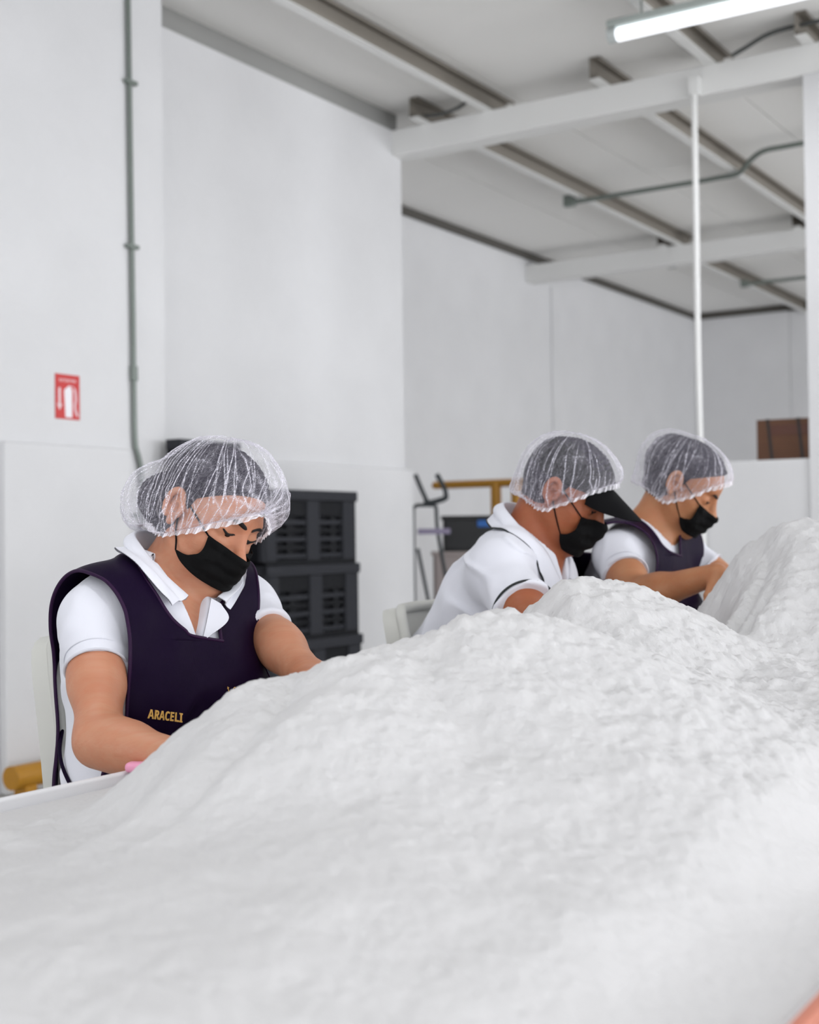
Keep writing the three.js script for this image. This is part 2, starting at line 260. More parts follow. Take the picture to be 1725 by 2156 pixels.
// ---------------------------------------------------------------- yellow rail, hand truck, tubs behind the man
{
  const yellow = std(0xb98218, 0.45, { map: mottle });
  const r = thing('guard_rail', 'yellow steel guard rail on posts behind the man in white', 'rail', [-5.01, 0, -9.05]);
  mesh('rail', [rod([-0.55, 1.49, 0], [0.62, 1.49, 0], 0.031, 20), new THREE.SphereGeometry(0.031, 16, 10).translate(-0.55, 1.49, 0)], yellow, r);
  for (const x of [0, 0.18]) { mesh('post', rod([x, 0.0, 0], [x, 1.49, 0], 0.042, 20), yellow, r); mesh('foot_plate', box(x - 0.07, x + 0.07, 0, 0.012, -0.07, 0.07, 0.003), yellow, r); }
  const low = thing('floor_rail', 'short yellow pipe guard near the floor by the left wall', 'rail', [-4.4, 0, -3.76]);
  mesh('pipe', rod([0, 0.107, 0], [0, 0.107, -1.0], 0.05, 24), yellow, low);
  for (const z of [-0.08, -0.9]) mesh('foot', box(-0.04, 0.04, 0, 0.07, z - 0.03, z + 0.03, 0.005), yellow, low);
  const dark = std(0x34393c, 0.45, { metalness: 0.3 });
  const t = thing('hand_truck', 'dark grey tubular hand truck with bent handles behind the man', 'hand truck', [-5.06, 0, -7.93]);
  const P = (u, y, w = 0) => [u * 0.841 + w * 0.541, y, -u * 0.541 + w * 0.841]; // u runs square to the aisle
  mesh('frame', [tube([P(0, 0.1), P(0, 0.7), P(0, 1.2), P(0.005, 1.285), P(0.03, 1.305), P(0.14, 1.305), P(0.162, 1.29), P(0.175, 1.1), P(0.25, 0.65), P(0.34, 0.1)], 0.014, 140), rod(P(0.03, 1.0, -0.02), P(0.2, 0.1, -0.02), 0.013), rod(P(0.0, 0.35), P(0.3, 0.35), 0.011), tube([P(0.075, 1.325), P(0.13, 1.325), P(0.22, 1.35), P(0.24, 1.375)], 0.02, 40)], dark, t);
  mesh('handle', tube([P(0.1, 1.33), P(0.06, 1.42), P(0.018, 1.525)], 0.016, 20), dark, t); mesh('handle', tube([P(0.235, 1.365), P(0.225, 1.42), P(0.17, 1.525)], 0.018, 20), dark, t);
  mesh('shelf', box(0.03, 0.26, 1.1, 1.14, -0.1, 0.02, 0.006).rotateY(0.571), std(0x8f86a0, 0.5), t);  // purplish light on the shelf is put into its colour
  mesh('toe_plate', box(0, 0.34, 0, 0.02, -0.02, 0.18, 0.004).rotateY(0.571), dark, t);
  for (const u of [0.02, 0.32]) mesh('wheel', new THREE.TorusGeometry(0.07, 0.03, 10, 24).rotateY(0.571).translate(...P(u, 0.1, -0.08)), std(0x202124, 0.7), t);
  function tub(label, pos, mat, w, h, d, band) {
    const b = thing('plastic_tub', label, 'tub', pos, 0.571), n = 0.02;
    mesh('shell', [box(-w / 2, w / 2, 0, n, -d / 2, d / 2), box(-w / 2, w / 2, 0, h, d / 2 - n, d / 2, 0.006), box(-w / 2, w / 2, 0, h, -d / 2, -d / 2 + n, 0.006), box(-w / 2, -w / 2 + n, 0, h, -d / 2, d / 2, 0.006), box(w / 2 - n, w / 2, 0, h, -d / 2, d / 2, 0.006)], mat, b);
    mesh('rim', [box(-w / 2 - 0.015, w / 2 + 0.015, h - 0.03, h, d / 2 - 0.01, d / 2 + 0.015, 0.006), box(-w / 2 - 0.015, w / 2 + 0.015, h - 0.03, h, -d / 2 - 0.015, -d / 2 + 0.01, 0.006), box(-w / 2 - 0.015, -w / 2 + 0.01, h - 0.03, h, -d / 2, d / 2, 0.006), box(w / 2 - 0.01, w / 2 + 0.015, h - 0.03, h, -d / 2, d / 2, 0.006)], mat, b);
    if (band) { const m = mesh('band', box(-0.04, w / 2 - 0.04, h - 0.085, h - 0.035, d / 2 - 0.001, d / 2 + 0.006, 0.003), std(0x0b5fb0, 0.4), b); m.userData.label = 'bright blue band'; }
    return b;
  }
  tub('pale grey plastic tub at the bottom of the pile behind the hand truck', [-4.96, 0, -8.66], std(0xb9b2b0, 0.6), 0.66, 0.5, 0.3);
  tub('dusty pinkish grey plastic tub in the middle of the pile behind the hand truck', [-4.96, 0.5, -8.66], std(0xa39895, 0.6), 0.66, 0.47, 0.3);
  tub('black plastic tub with a blue band on top of the pile behind the man', [-4.93, 0.97, -8.68], std(0x121316, 0.5), 0.58, 0.265, 0.3, true);
}
// ---------------------------------------------------------------- the long work table with its tray edge
const TABLE = { x0: -1.46, x1: -0.29, z0: -4.6, z1: 0.05, y: 0.73 };
{
  const t = thing('work_table', 'long white work table buried under salt', 'table', [(TABLE.x0 + TABLE.x1) / 2, 0, (TABLE.z0 + TABLE.z1) / 2]);
  const hx = (TABLE.x1 - TABLE.x0) / 2, hz = (TABLE.z1 - TABLE.z0) / 2, white = std(0xe4e4e6, 0.45), steel = std(0xb8bbbd, 0.35, { metalness: 0.6 });
  mesh('table_top', box(-hx, hx, TABLE.y - 0.035, TABLE.y, -hz, hz, 0.008), white, t);
  mesh('edge_board', box(-hx - 0.002, -hx + 0.012, TABLE.y - 0.03, TABLE.y + 0.018, -hz, hz, 0.005), white, t);
  const e = mesh('edge_strip', box(hx - 0.012, hx + 0.002, TABLE.y - 0.008, TABLE.y + 0.008, -hz, hz, 0.004), std(0xc4775f, 0.5), t); e.userData.label = 'orange red edging strip';
  for (const x of [-hx + 0.12, hx - 0.12]) for (const z of [-hz + 0.12, -0.7, 0.7, hz - 0.12]) mesh('leg', box(x - 0.025, x + 0.025, 0, TABLE.y - 0.035, z - 0.025, z + 0.025, 0.004), steel, t);
}
const SALT_R1 = [[-1.37, -1.44, 0.755], [-1.29, -1.404, 0.789], [-1.24, -1.398, 0.804], [-1.19, -1.39, 0.834], [-1.14, -1.375, 0.872], [-1.1, -1.366, 0.909], [-1.08, -1.427, 0.919], [-1.02, -1.442, 0.946], [-1, -1.563, 0.954], [-0.95, -1.649, 0.983], [-0.93, -1.697, 0.988], [-0.92, -1.759, 0.961], [-0.85, -1.674, 0.929]];
const SALT_R2 = [[-1.07, -2.137, 0.962], [-1.05, -2.175, 1.005], [-1.02, -2.284, 1.001], [-1, -2.347, 0.969], [-0.98, -2.414, 0.935], [-0.95, -2.459, 0.909], [-0.85, -2.34, 0.895]];
const SALT_R3 = [[-1.1, -2.907, 0.885], [-1.04, -2.897, 0.917], [-1, -2.896, 0.977], [-0.98, -2.91, 1.024], [-0.94, -2.873, 1.075], [-0.89, -2.876, 1.102], [-0.86, -2.864, 1.116], [-0.8, -2.867, 1.107], [-0.74, -2.925, 1.116], [-0.66, -3.005, 1.084]];
// ---------------------------------------------------------------- distance fields and their meshes
const sSph = (c, r) => (x, y, z) => Math.hypot(x - c[0], y - c[1], z - c[2]) - r;
const sEll = (c, r) => (x, y, z) => { const X = x - c[0], Y = y - c[1], Z = z - c[2], a = Math.hypot(X / r[0], Y / r[1], Z / r[2]), b = Math.hypot(X / (r[0] * r[0]), Y / (r[1] * r[1]), Z / (r[2] * r[2])); return b < 1e-9 ? -Math.min(...r) : a * (a - 1) / b; };
const sCone = (a, b, ra, rb = ra) => { const dx = b[0] - a[0], dy = b[1] - a[1], dz = b[2] - a[2], L = dx * dx + dy * dy + dz * dz; return (x, y, z) => { const X = x - a[0], Y = y - a[1], Z = z - a[2], t = clamp((X * dx + Y * dy + Z * dz) / L); return Math.hypot(X - t * dx, Y - t * dy, Z - t * dz) - (ra + (rb - ra) * t); }; };
const smin = (a, b, k) => { const h = Math.max(k - Math.abs(a - b), 0) / k; return Math.min(a, b) - h * h * k * 0.25; };
const smax = (a, b, k) => -smin(-a, -b, k);
const blend = (k, list) => (x, y, z) => { let d = list[0](x, y, z); for (let i = 1; i < list.length; i++) d = smin(d, list[i](x, y, z), k); return d; };
const within = (f, frame) => (x, y, z) => { const p = frame.inv; return frame.s * f((p[0] * x + p[4] * y + p[8] * z + p[12]), (p[1] * x + p[5] * y + p[9] * z + p[13]), (p[2] * x + p[6] * y + p[10] * z + p[14])); };
// yaw 0 faces +x, positive turns towards -z; pitch bows forward; roll tilts to the right
function frameOf([px, py, pz], yaw, pitch, roll, s = 1) {
  const c = Math.cos, n = Math.sin, f = V(c(pitch) * c(yaw), -n(pitch), -c(pitch) * n(yaw)), r = V(n(yaw), 0, c(yaw)), u = r.clone().cross(f);
  const R = r.clone().multiplyScalar(c(roll)).addScaledVector(u, -n(roll)), U = u.clone().multiplyScalar(c(roll)).addScaledVector(r, n(roll));
  const m = new THREE.Matrix4().makeBasis(f.multiplyScalar(s), U.multiplyScalar(s), R.multiplyScalar(s)).setPosition(px, py, pz);
  return { m, inv: m.clone().invert().elements, s, to: (p) => V(...p).applyMatrix4(m).toArray(), from: (p) => V(...p).applyMatrix4(m.clone().invert()).toArray() };
}
const gradient = (f, x, y, z, e = 4e-4) => { const a = f(x + e, y, z) - f(x - e, y, z), b = f(x, y + e, z) - f(x, y - e, z), c = f(x, y, z + e) - f(x, y, z - e), l = Math.hypot(a, b, c) || 1; return [a / l, b / l, c / l, l / (2 * e)]; };
// surface nets: one vertex per cell that the surface crosses, moved onto it
function nets(f, lo, hi, h, uvScale = 4) {
  const nx = Math.ceil((hi[0] - lo[0]) / h) + 1, ny = Math.ceil((hi[1] - lo[1]) / h) + 1, nz = Math.ceil((hi[2] - lo[2]) / h) + 1, S = 4;
  const g = new Float32Array(nx * ny * nz), at = (i, j, k) => (k * ny + j) * nx + i;
  for (let k = 0; k < nz; k += S) for (let j = 0; j < ny; j += S) for (let i = 0; i < nx; i += S) {
    const m = (S - 1) / 2, d = f(lo[0] + (i + m) * h, lo[1] + (j + m) * h, lo[2] + (k + m) * h), far = Math.abs(d) > S * h * 1.6;
    for (let c = k; c < Math.min(k + S, nz); c++) for (let b = j; b < Math.min(j + S, ny); b++) for (let a = i; a < Math.min(i + S, nx); a++) g[at(a, b, c)] = far ? d : f(lo[0] + a * h, lo[1] + b * h, lo[2] + c * h);
  }
  const id = new Int32Array(nx * ny * nz).fill(-1), pos = [], idx = [];
  for (let k = 0; k < nz - 1; k++) for (let j = 0; j < ny - 1; j++) for (let i = 0; i < nx - 1; i++) {
    let X = 0, Y = 0, Z = 0, n = 0; const e = (a, b, c, A, B, C) => { const p = g[at(i + a, j + b, k + c)], q = g[at(i + A, j + B, k + C)]; if ((p < 0) !== (q < 0)) { const t = p / (p - q); X += a + (A - a) * t; Y += b + (B - b) * t; Z += c + (C - c) * t; n++; } };
    e(0, 0, 0, 1, 0, 0); e(0, 1, 0, 1, 1, 0); e(0, 0, 1, 1, 0, 1); e(0, 1, 1, 1, 1, 1); e(0, 0, 0, 0, 1, 0); e(1, 0, 0, 1, 1, 0); e(0, 0, 1, 0, 1, 1); e(1, 0, 1, 1, 1, 1); e(0, 0, 0, 0, 0, 1); e(1, 0, 0, 1, 0, 1); e(0, 1, 0, 0, 1, 1); e(1, 1, 0, 1, 1, 1);
    if (n) { id[at(i, j, k)] = pos.length / 3; pos.push(lo[0] + (i + X / n) * h, lo[1] + (j + Y / n) * h, lo[2] + (k + Z / n) * h); }
  }
  const quad = (a, b, c, d, flip) => { if (a < 0 || b < 0 || c < 0 || d < 0) return; flip ? idx.push(a, c, b, a, d, c) : idx.push(a, b, c, a, c, d); };
  for (let k = 1; k < nz - 1; k++) for (let j = 1; j < ny - 1; j++) for (let i = 1; i < nx - 1; i++) {
    const s = g[at(i, j, k)] < 0;
    if (s !== g[at(i + 1, j, k)] < 0) quad(id[at(i, j - 1, k - 1)], id[at(i, j, k - 1)], id[at(i, j, k)], id[at(i, j - 1, k)], !s);
    if (s !== g[at(i, j + 1, k)] < 0) quad(id[at(i - 1, j, k - 1)], id[at(i - 1, j, k)], id[at(i, j, k)], id[at(i, j, k - 1)], !s);
    if (s !== g[at(i, j, k + 1)] < 0) quad(id[at(i - 1, j - 1, k)], id[at(i, j - 1, k)], id[at(i, j, k)], id[at(i - 1, j, k)], !s);
  }
  const P = new Float32Array(pos), N = new Float32Array(pos.length), U = new Float32Array(pos.length / 3 * 2);
  for (let v = 0; v < P.length; v += 3) {
    for (let t = 0; t < 2; t++) { const d = f(P[v], P[v + 1], P[v + 2]), q = gradient(f, P[v], P[v + 1], P[v + 2]), m = clamp(d / Math.max(q[3], 0.4), -h, h); P[v] -= q[0] * m; P[v + 1] -= q[1] * m; P[v + 2] -= q[2] * m; }
    const q = gradient(f, P[v], P[v + 1], P[v + 2], h * 0.35); N[v] = q[0]; N[v + 1] = q[1]; N[v + 2] = q[2];
    U[v / 3 * 2] = (P[v] + P[v + 2]) * uvScale; U[v / 3 * 2 + 1] = P[v + 1] * uvScale;
  }
  const geo = new THREE.BufferGeometry(); geo.setAttribute('position', new THREE.BufferAttribute(P, 3)); geo.setAttribute('normal', new THREE.BufferAttribute(N, 3)); geo.setAttribute('uv', new THREE.BufferAttribute(U, 2)); geo.setIndex(idx);
  return geo;
}
// walk from a towards b until the field is met; null if it never is
function hit(f, a, b, off = 0) {
  const L = Math.hypot(b[0] - a[0], b[1] - a[1], b[2] - a[2]), d = [0, 1, 2].map((i) => (b[i] - a[i]) / L); let t = 0;
  for (let n = 0; n < 160 && t < L; n++) { const v = f(a[0] + d[0] * t, a[1] + d[1] * t, a[2] + d[2] * t) - off; if (v < 2e-4) return [a[0] + d[0] * t, a[1] + d[1] * t, a[2] + d[2] * t]; t += Math.max(v * 0.7, 2e-4); }
  return null;
}
// a sheet over a grid of points fn(i, j); thick gives it a second side joined round the rim
function sheet(nu, nv, fn, { thick = 0, closed = false, alpha } = {}) {
  const P = [], U = [], A = [], idx = [];
  for (let j = 0; j <= nv; j++) for (let i = 0; i <= nu; i++) { const p = fn(i / nu, j / nv); P.push(p[0], p[1], p[2]); U.push(p[3] ?? i / nu, p[4] ?? j / nv); if (alpha) A.push(1, 1, 1, p[5] ?? 1); }
  const w = nu + 1, n = w * (nv + 1);
  for (let j = 0; j < nv; j++) for (let i = 0; i < nu; i++) { const a = j * w + i; idx.push(a, a + 1, a + w, a + 1, a + w + 1, a + w); }
  const g = new THREE.BufferGeometry(); g.setAttribute('position', new THREE.Float32BufferAttribute(P, 3)); g.setAttribute('uv', new THREE.Float32BufferAttribute(U, 2)); if (alpha) g.setAttribute('color', new THREE.Float32BufferAttribute(A, 4)); g.setIndex(idx); g.computeVertexNormals();
  if (closed) { const N = g.attributes.normal; for (let j = 0; j <= nv; j++) { const a = j * w, b = a + nu, v = V(N.getX(a) + N.getX(b), N.getY(a) + N.getY(b), N.getZ(a) + N.getZ(b)).normalize(); N.setXYZ(a, v.x, v.y, v.z); N.setXYZ(b, v.x, v.y, v.z); } }
  if (!thick) return g;
  const N = g.attributes.normal, b = P.slice(), I = idx.slice();
  for (let i = 0; i < n; i++) for (const [k, c] of [[0, N.getX(i)], [1, N.getY(i)], [2, N.getZ(i)]]) b[i * 3 + k] -= c * thick;
  for (let t = 0; t < idx.length; t += 3) I.push(n + idx[t], n + idx[t + 2], n + idx[t + 1]);
  const rim = (a, c) => I.push(a, a + n, c, c, a + n, c + n);
  for (let i = 0; i < nu; i++) { rim(i, i + 1); rim(nv * w + i + 1, nv * w + i); }
  if (!closed) for (let j = 0; j < nv; j++) { rim((j + 1) * w, j * w); rim(j * w + nu, (j + 1) * w + nu); }
  const nn = Array.from(N.array), q = new THREE.BufferGeometry(); q.setAttribute('position', new THREE.Float32BufferAttribute(P.concat(b), 3)); q.setAttribute('normal', new THREE.Float32BufferAttribute(nn.concat(nn.map((v) => -v)), 3)); q.setAttribute('uv', new THREE.Float32BufferAttribute(U.concat(U), 2)); q.setIndex(I); return q;
}
// ---------------------------------------------------------------- the salt
{
  const ridges = [ // crest points x, z, height; slope down towards the workers, towards the aisle, roundness
    { p: SALT_R1, back: 0.85, front: 0.42, round: 0.05 },
    { p: SALT_R2, back: 1.2, front: 0.5, round: 0.045, end: 1.7 },
    { p: SALT_R3, back: 1.5, front: 0.5, round: 0.035 },
    { p: [[-0.85, -0.2, 0.76], [-0.8, -0.9, 0.8], [-0.75, -1.6, 0.84], [-0.72, -2.3, 0.86], [-0.7, -3.4, 0.88], [-0.7, -4.3, 0.8]], back: 0.22, front: 0.2, round: 0.15 },
  ];
  function crest(r, x, z) {
    let best = -9;
    for (let i = 0; i + 1 < r.p.length; i++) {
      const a = r.p[i], b = r.p[i + 1], dx = b[0] - a[0], dz = b[1] - a[1], t = clamp(((x - a[0]) * dx + (z - a[1]) * dz) / (dx * dx + dz * dz)), ex = x - a[0] - t * dx, ez = z - a[1] - t * dz, d = Math.hypot(ex, ez);
      const s = Math.max(lerp(r.back, r.front, smooth(-0.06, 0.06, ex)), r.end && i === 0 && t === 0 ? r.end * clamp(1 - ex * 4) : 0); best = Math.max(best, a[2] + (b[2] - a[2]) * t - s * (Math.sqrt(d * d + r.round * r.round) - r.round));
    }
    return best;
  }
  const bump = (x, z, y = 0) => 0.018 * fbm(x * 5, 3.1, z * 5, 2) + lerp(0.004, 0.012, smooth(-0.9, -1.9, z)) * fbm(x * 22, 9.2 + y * 22, z * 22, 3) + lerp(0.0012, 0.005, smooth(-0.85, -1.7, z)) * Math.abs(noise(x * 62, 1.3 + y * 62, z * 62)) + lerp(0.0009, 0.0024, smooth(-0.85, -1.7, z)) * noise(x * 150, 4.1 + y * 150, z * 150);
  const height = (x, z) => {
    let h = -9; for (const r of ridges) h = h < -8 ? crest(r, x, z) : smax(h, crest(r, x, z), 0.03);
    h += bump(x, z, h);
    const e = Math.min(x - TABLE.x0 - 0.015, TABLE.x1 - 0.05 - x, (z - TABLE.z0) - 0.02, (TABLE.z1 - z) - 0.02); // thins out to the rim of the table
    return TABLE.y + 0.001 + Math.max(0, smax(h - TABLE.y, 0.012 + 0.006 * noise(x * 30, 0, z * 30), 0.02)) * smooth(0, 0.16, e);
  };
  const nx = 200, nz = 800, x0 = TABLE.x0 + 0.016, x1 = TABLE.x1 - 0.02;
  const g = sheet(nx, nz, (u, v) => { const x = lerp(x0, x1, u), z = lerp(TABLE.z1 - 0.03, TABLE.z0 + 0.03, v); return [x, height(x, z), z, x * 3, z * 3]; });
  const grain = dataTexture(1024, 1024, (u, v) => 0.5 + 0.5 * wrapFbm(u, v, 40, 77, 4));
  M.salt = std(0xcccbcb, 0.9, { bumpMap: grain, bumpScale: 0.0022 });
  const heap = tag(struct('salt_heap', g, M.salt), 'long heap of loose white salt covering the work table', 'salt', null, 'stuff');
}
// ---------------------------------------------------------------- people
const skinBump = dataTexture(512, 512, (u, v) => 0.5 + 0.35 * wrapFbm(u, v, 60, 11, 3) + 0.15 * wrapFbm(u, v, 12, 5, 3));
const clothBump = dataTexture(512, 512, (u, v) => 0.5 + 0.25 * Math.sin(u * 2 * Math.PI * 120) * Math.sin(v * 2 * Math.PI * 120) + 0.2 * wrapFbm(u, v, 16, 31, 4));
const skinTone = (c) => phys(c, 0.46, { bumpMap: skinBump, bumpScale: 0.0006, specularIntensity: 0.7, map: dataTexture(256, 256, (u, v) => { const t = wrapFbm(u, v, 5, 51, 5), k = wrapFbm(u, v, 40, 58, 2); return [0.97 + 0.05 * t, 0.93 + 0.1 * t + 0.04 * k, 0.9 + 0.12 * t + 0.05 * k]; }, true) });
M.white = phys(0xdfe0e8, 0.85, { bumpMap: clothBump, bumpScale: 0.0004, sheen: 0.3, sheenColor: new THREE.Color(1, 1, 1), sheenRoughness: 0.6 });
M.apron = phys(0x150822, 0.5, { bumpMap: clothBump, bumpScale: 0.0003, specularIntensity: 0.12, sheen: 0.12, sheenColor: new THREE.Color(0x5a2f78), sheenRoughness: 0.4 });
M.piping = phys(0x270a30, 0.5, { specularIntensity: 0.4, sheen: 0.2, sheenColor: new THREE.Color(0x7a3090), sheenRoughness: 0.4 });
M.mask = phys(0x030304, 0.8, { specularIntensity: 0.35, bumpMap: clothBump, bumpScale: 0.0003 });
M.black = phys(0x070709, 0.8, { specularIntensity: 0.25 });
M.hair = phys(0x140c22, 0.6, { specularIntensity: 0.25, bumpMap: dataTexture(256, 256, (u, v) => 0.5 + 0.5 * wrapFbm(u * 1, v, 30, 5, 3)), bumpScale: 0.002 });
M.trousers = std(0x2a2b33, 0.85); M.shoe = std(0x1b1b1d, 0.5);
M.brow = std(0x0a0708, 0.8); M.eye = phys(0xd8d0cc, 0.25); M.iris = phys(0x140b08, 0.2);
M.gold = phys(0xd8a957, 0.45, { sheen: 0.6, sheenColor: new THREE.Color(0xffe0a0) });
M.trim = std(0x1d2324, 0.7);
M.button = phys(0xd9d9e2, 0.3);
// fibres of the hair nets, drawn as thin strokes
const fibres = (() => {
  const c = document.createElement('canvas'); c.width = c.height = 1024; const g = c.getContext('2d');
  g.fillStyle = 'rgb(12,12,13)'; g.fillRect(0, 0, 1024, 1024); let s = 99; const r = () => { s = (s * 1664525 + 1013904223) >>> 0; return s / 4294967296; };
  for (let i = 0; i < 7500; i++) { const x = r() * 1024, y = r() * 1024, a = r() * 6.28, l = 10 + r() * 26, w = (r() - 0.5) * 2.4; g.strokeStyle = `rgba(255,255,255,${0.04 + r() * 0.2})`; g.lineWidth = 0.6 + r() * 0.9;
    for (const dx of [-1024, 0, 1024]) for (const dy of [-1024, 0, 1024]) { if (Math.abs(x + dx - 512) > 620 || Math.abs(y + dy - 512) > 620) continue; g.beginPath(); g.moveTo(x + dx, y + dy); g.quadraticCurveTo(x + dx + Math.cos(a) * l, y + dy + Math.sin(a) * l, x + dx + Math.cos(a + w) * l * 1.8, y + dy + Math.sin(a + w) * l * 1.8); g.stroke(); } }
  const t = new THREE.CanvasTexture(c); t.wrapS = t.wrapT = THREE.RepeatWrapping; return t;
})();
M.net = phys(0xf1eef8, 0.75, { transparent: true, alphaMap: fibres, vertexColors: true, side: THREE.DoubleSide });
M.netEdge = phys(0xf3f1f6, 0.8, { transparent: true, alphaMap: fibres, vertexColors: true, side: THREE.DoubleSide });

// one head in its own axes: x forward, y up, z to the right; the origin lies between the ears
function headField(o) {
  const w = o.wide ?? 1, male = o.male ? 1 : 0, ey = o.eyeY ?? 0;
  let skull = blend(0.03, [sEll([-0.003, 0.047 - ((o.crown ?? 0.086) < 0.086 ? 0.004 : 0), 0], [0.099, o.crown ?? 0.086, 0.075 * w]), sEll([0.028, -0.02, 0], [0.066, 0.088, 0.06 * w])]);
  const jaw = blend(0.025, [sCone([0.0, -0.045, 0.05 * w], [0.072, -0.097, 0.014], 0.02, 0.016), sCone([0.0, -0.045, -0.05 * w], [0.072, -0.097, -0.014], 0.02, 0.016), sSph([0.08, -0.094, 0], 0.019 + 0.002 * male), sEll([0.035, -0.06, 0], [0.055, 0.05, 0.05 * w])]);
  const cheeks = blend(0.01, [sSph([0.056, -0.018, 0.043 * w], 0.021), sSph([0.056, -0.018, -0.043 * w], 0.021)]);
  const brow = sCone([0.079, 0.036, -0.032], [0.079, 0.036, 0.032], 0.013 + 0.002 * male);
  const nose = blend(0.012, [sCone([0.088, 0.022, 0], [0.112, -0.026, 0], 0.0075, 0.0105), sSph([0.113, -0.03, 0], 0.0115), sSph([0.1, -0.034, 0.011], 0.0085), sSph([0.1, -0.034, -0.011], 0.0085)]);
  const socket = blend(0.004, [sSph([0.101, 0.013 + ey, 0.034], 0.0175), sSph([0.101, 0.013 + ey, -0.034], 0.0175)]);
  const lids = blend(0.002, [sEll([0.0742, 0.0125 + ey, 0.035], [0.0128, 0.0125, 0.02]), sEll([0.0742, 0.0125 + ey, -0.035], [0.0128, 0.0125, 0.02])]);
  const mouth = sCone([0.09, -0.066, -0.016], [0.09, -0.066, 0.016], 0.009);
  const ear = (s) => {
    const E = (a, b, lift) => [-0.012 + a, 0.004 + b, s * (0.0745 * w + lift)], parts = [sEll([-0.009, 0.005, s * 0.077 * w], [0.0165, 0.0285, 0.0085])], n = 12;
    const rim = Array.from({ length: n + 1 }, (_, i) => { const t = -0.5 + i / n * 4.6; return E(0.003 + 0.0145 * Math.cos(t) - 0.003 * Math.sin(t), 0.003 + 0.0265 * Math.sin(t), 0.0105 - 0.006 * Math.cos(t)); });
    for (let i = 0; i < n; i++) parts.push(sCone(rim[i], rim[i + 1], 0.0042, 0.0042));
    parts.push(sSph(E(0.006, -0.027, 0.005), 0.0065), sCone(E(0.008, 0.008, 0.006), E(-0.006, -0.014, 0.008), 0.0035));
    const b = blend(0.006, parts), bowl = sEll([-0.006, 0.001, s * (0.086 * w)], [0.008, 0.011, 0.008]);
    return (x, y, z) => Math.abs(z - s * 0.08 * w) > 0.05 || Math.abs(x) > 0.06 ? Math.max(Math.abs(z - s * 0.08 * w) - 0.03, Math.abs(x) - 0.05, 0.02) : smax(b(x, y, z), -bowl(x, y, z), 0.004);
  };
  const eR = ear(1), eL = ear(-1);
  const face = (x, y, z) => { let d = smin(skull(x, y, z), jaw(x, y, z), 0.03); d = smin(d, cheeks(x, y, z), 0.025); d = smin(d, brow(x, y, z), 0.016); if (x > 0.03) { d = smin(d, nose(x, y, z), 0.012); d = smax(d, -socket(x, y, z), 0.014); d = smin(d, lids(x, y, z), 0.007); d = smin(d, mouth(x, y, z), 0.012); } return d; };
  return { face, bare: (x, y, z) => smin(smin(skull(x, y, z), jaw(x, y, z), 0.03), cheeks(x, y, z), 0.025), all: (x, y, z) => { let d = face(x, y, z); d = smin(d, z > 0 ? eR(x, y, z) : eL(x, y, z), 0.006); return d; } };
}
// a point on the face seen from the front: (y, z) -> surface
const onFace = (f, y, z, off) => hit(f, [0.3, y, z], [-0.02, y, z * 0.9], off) ?? [0.02, y, z];

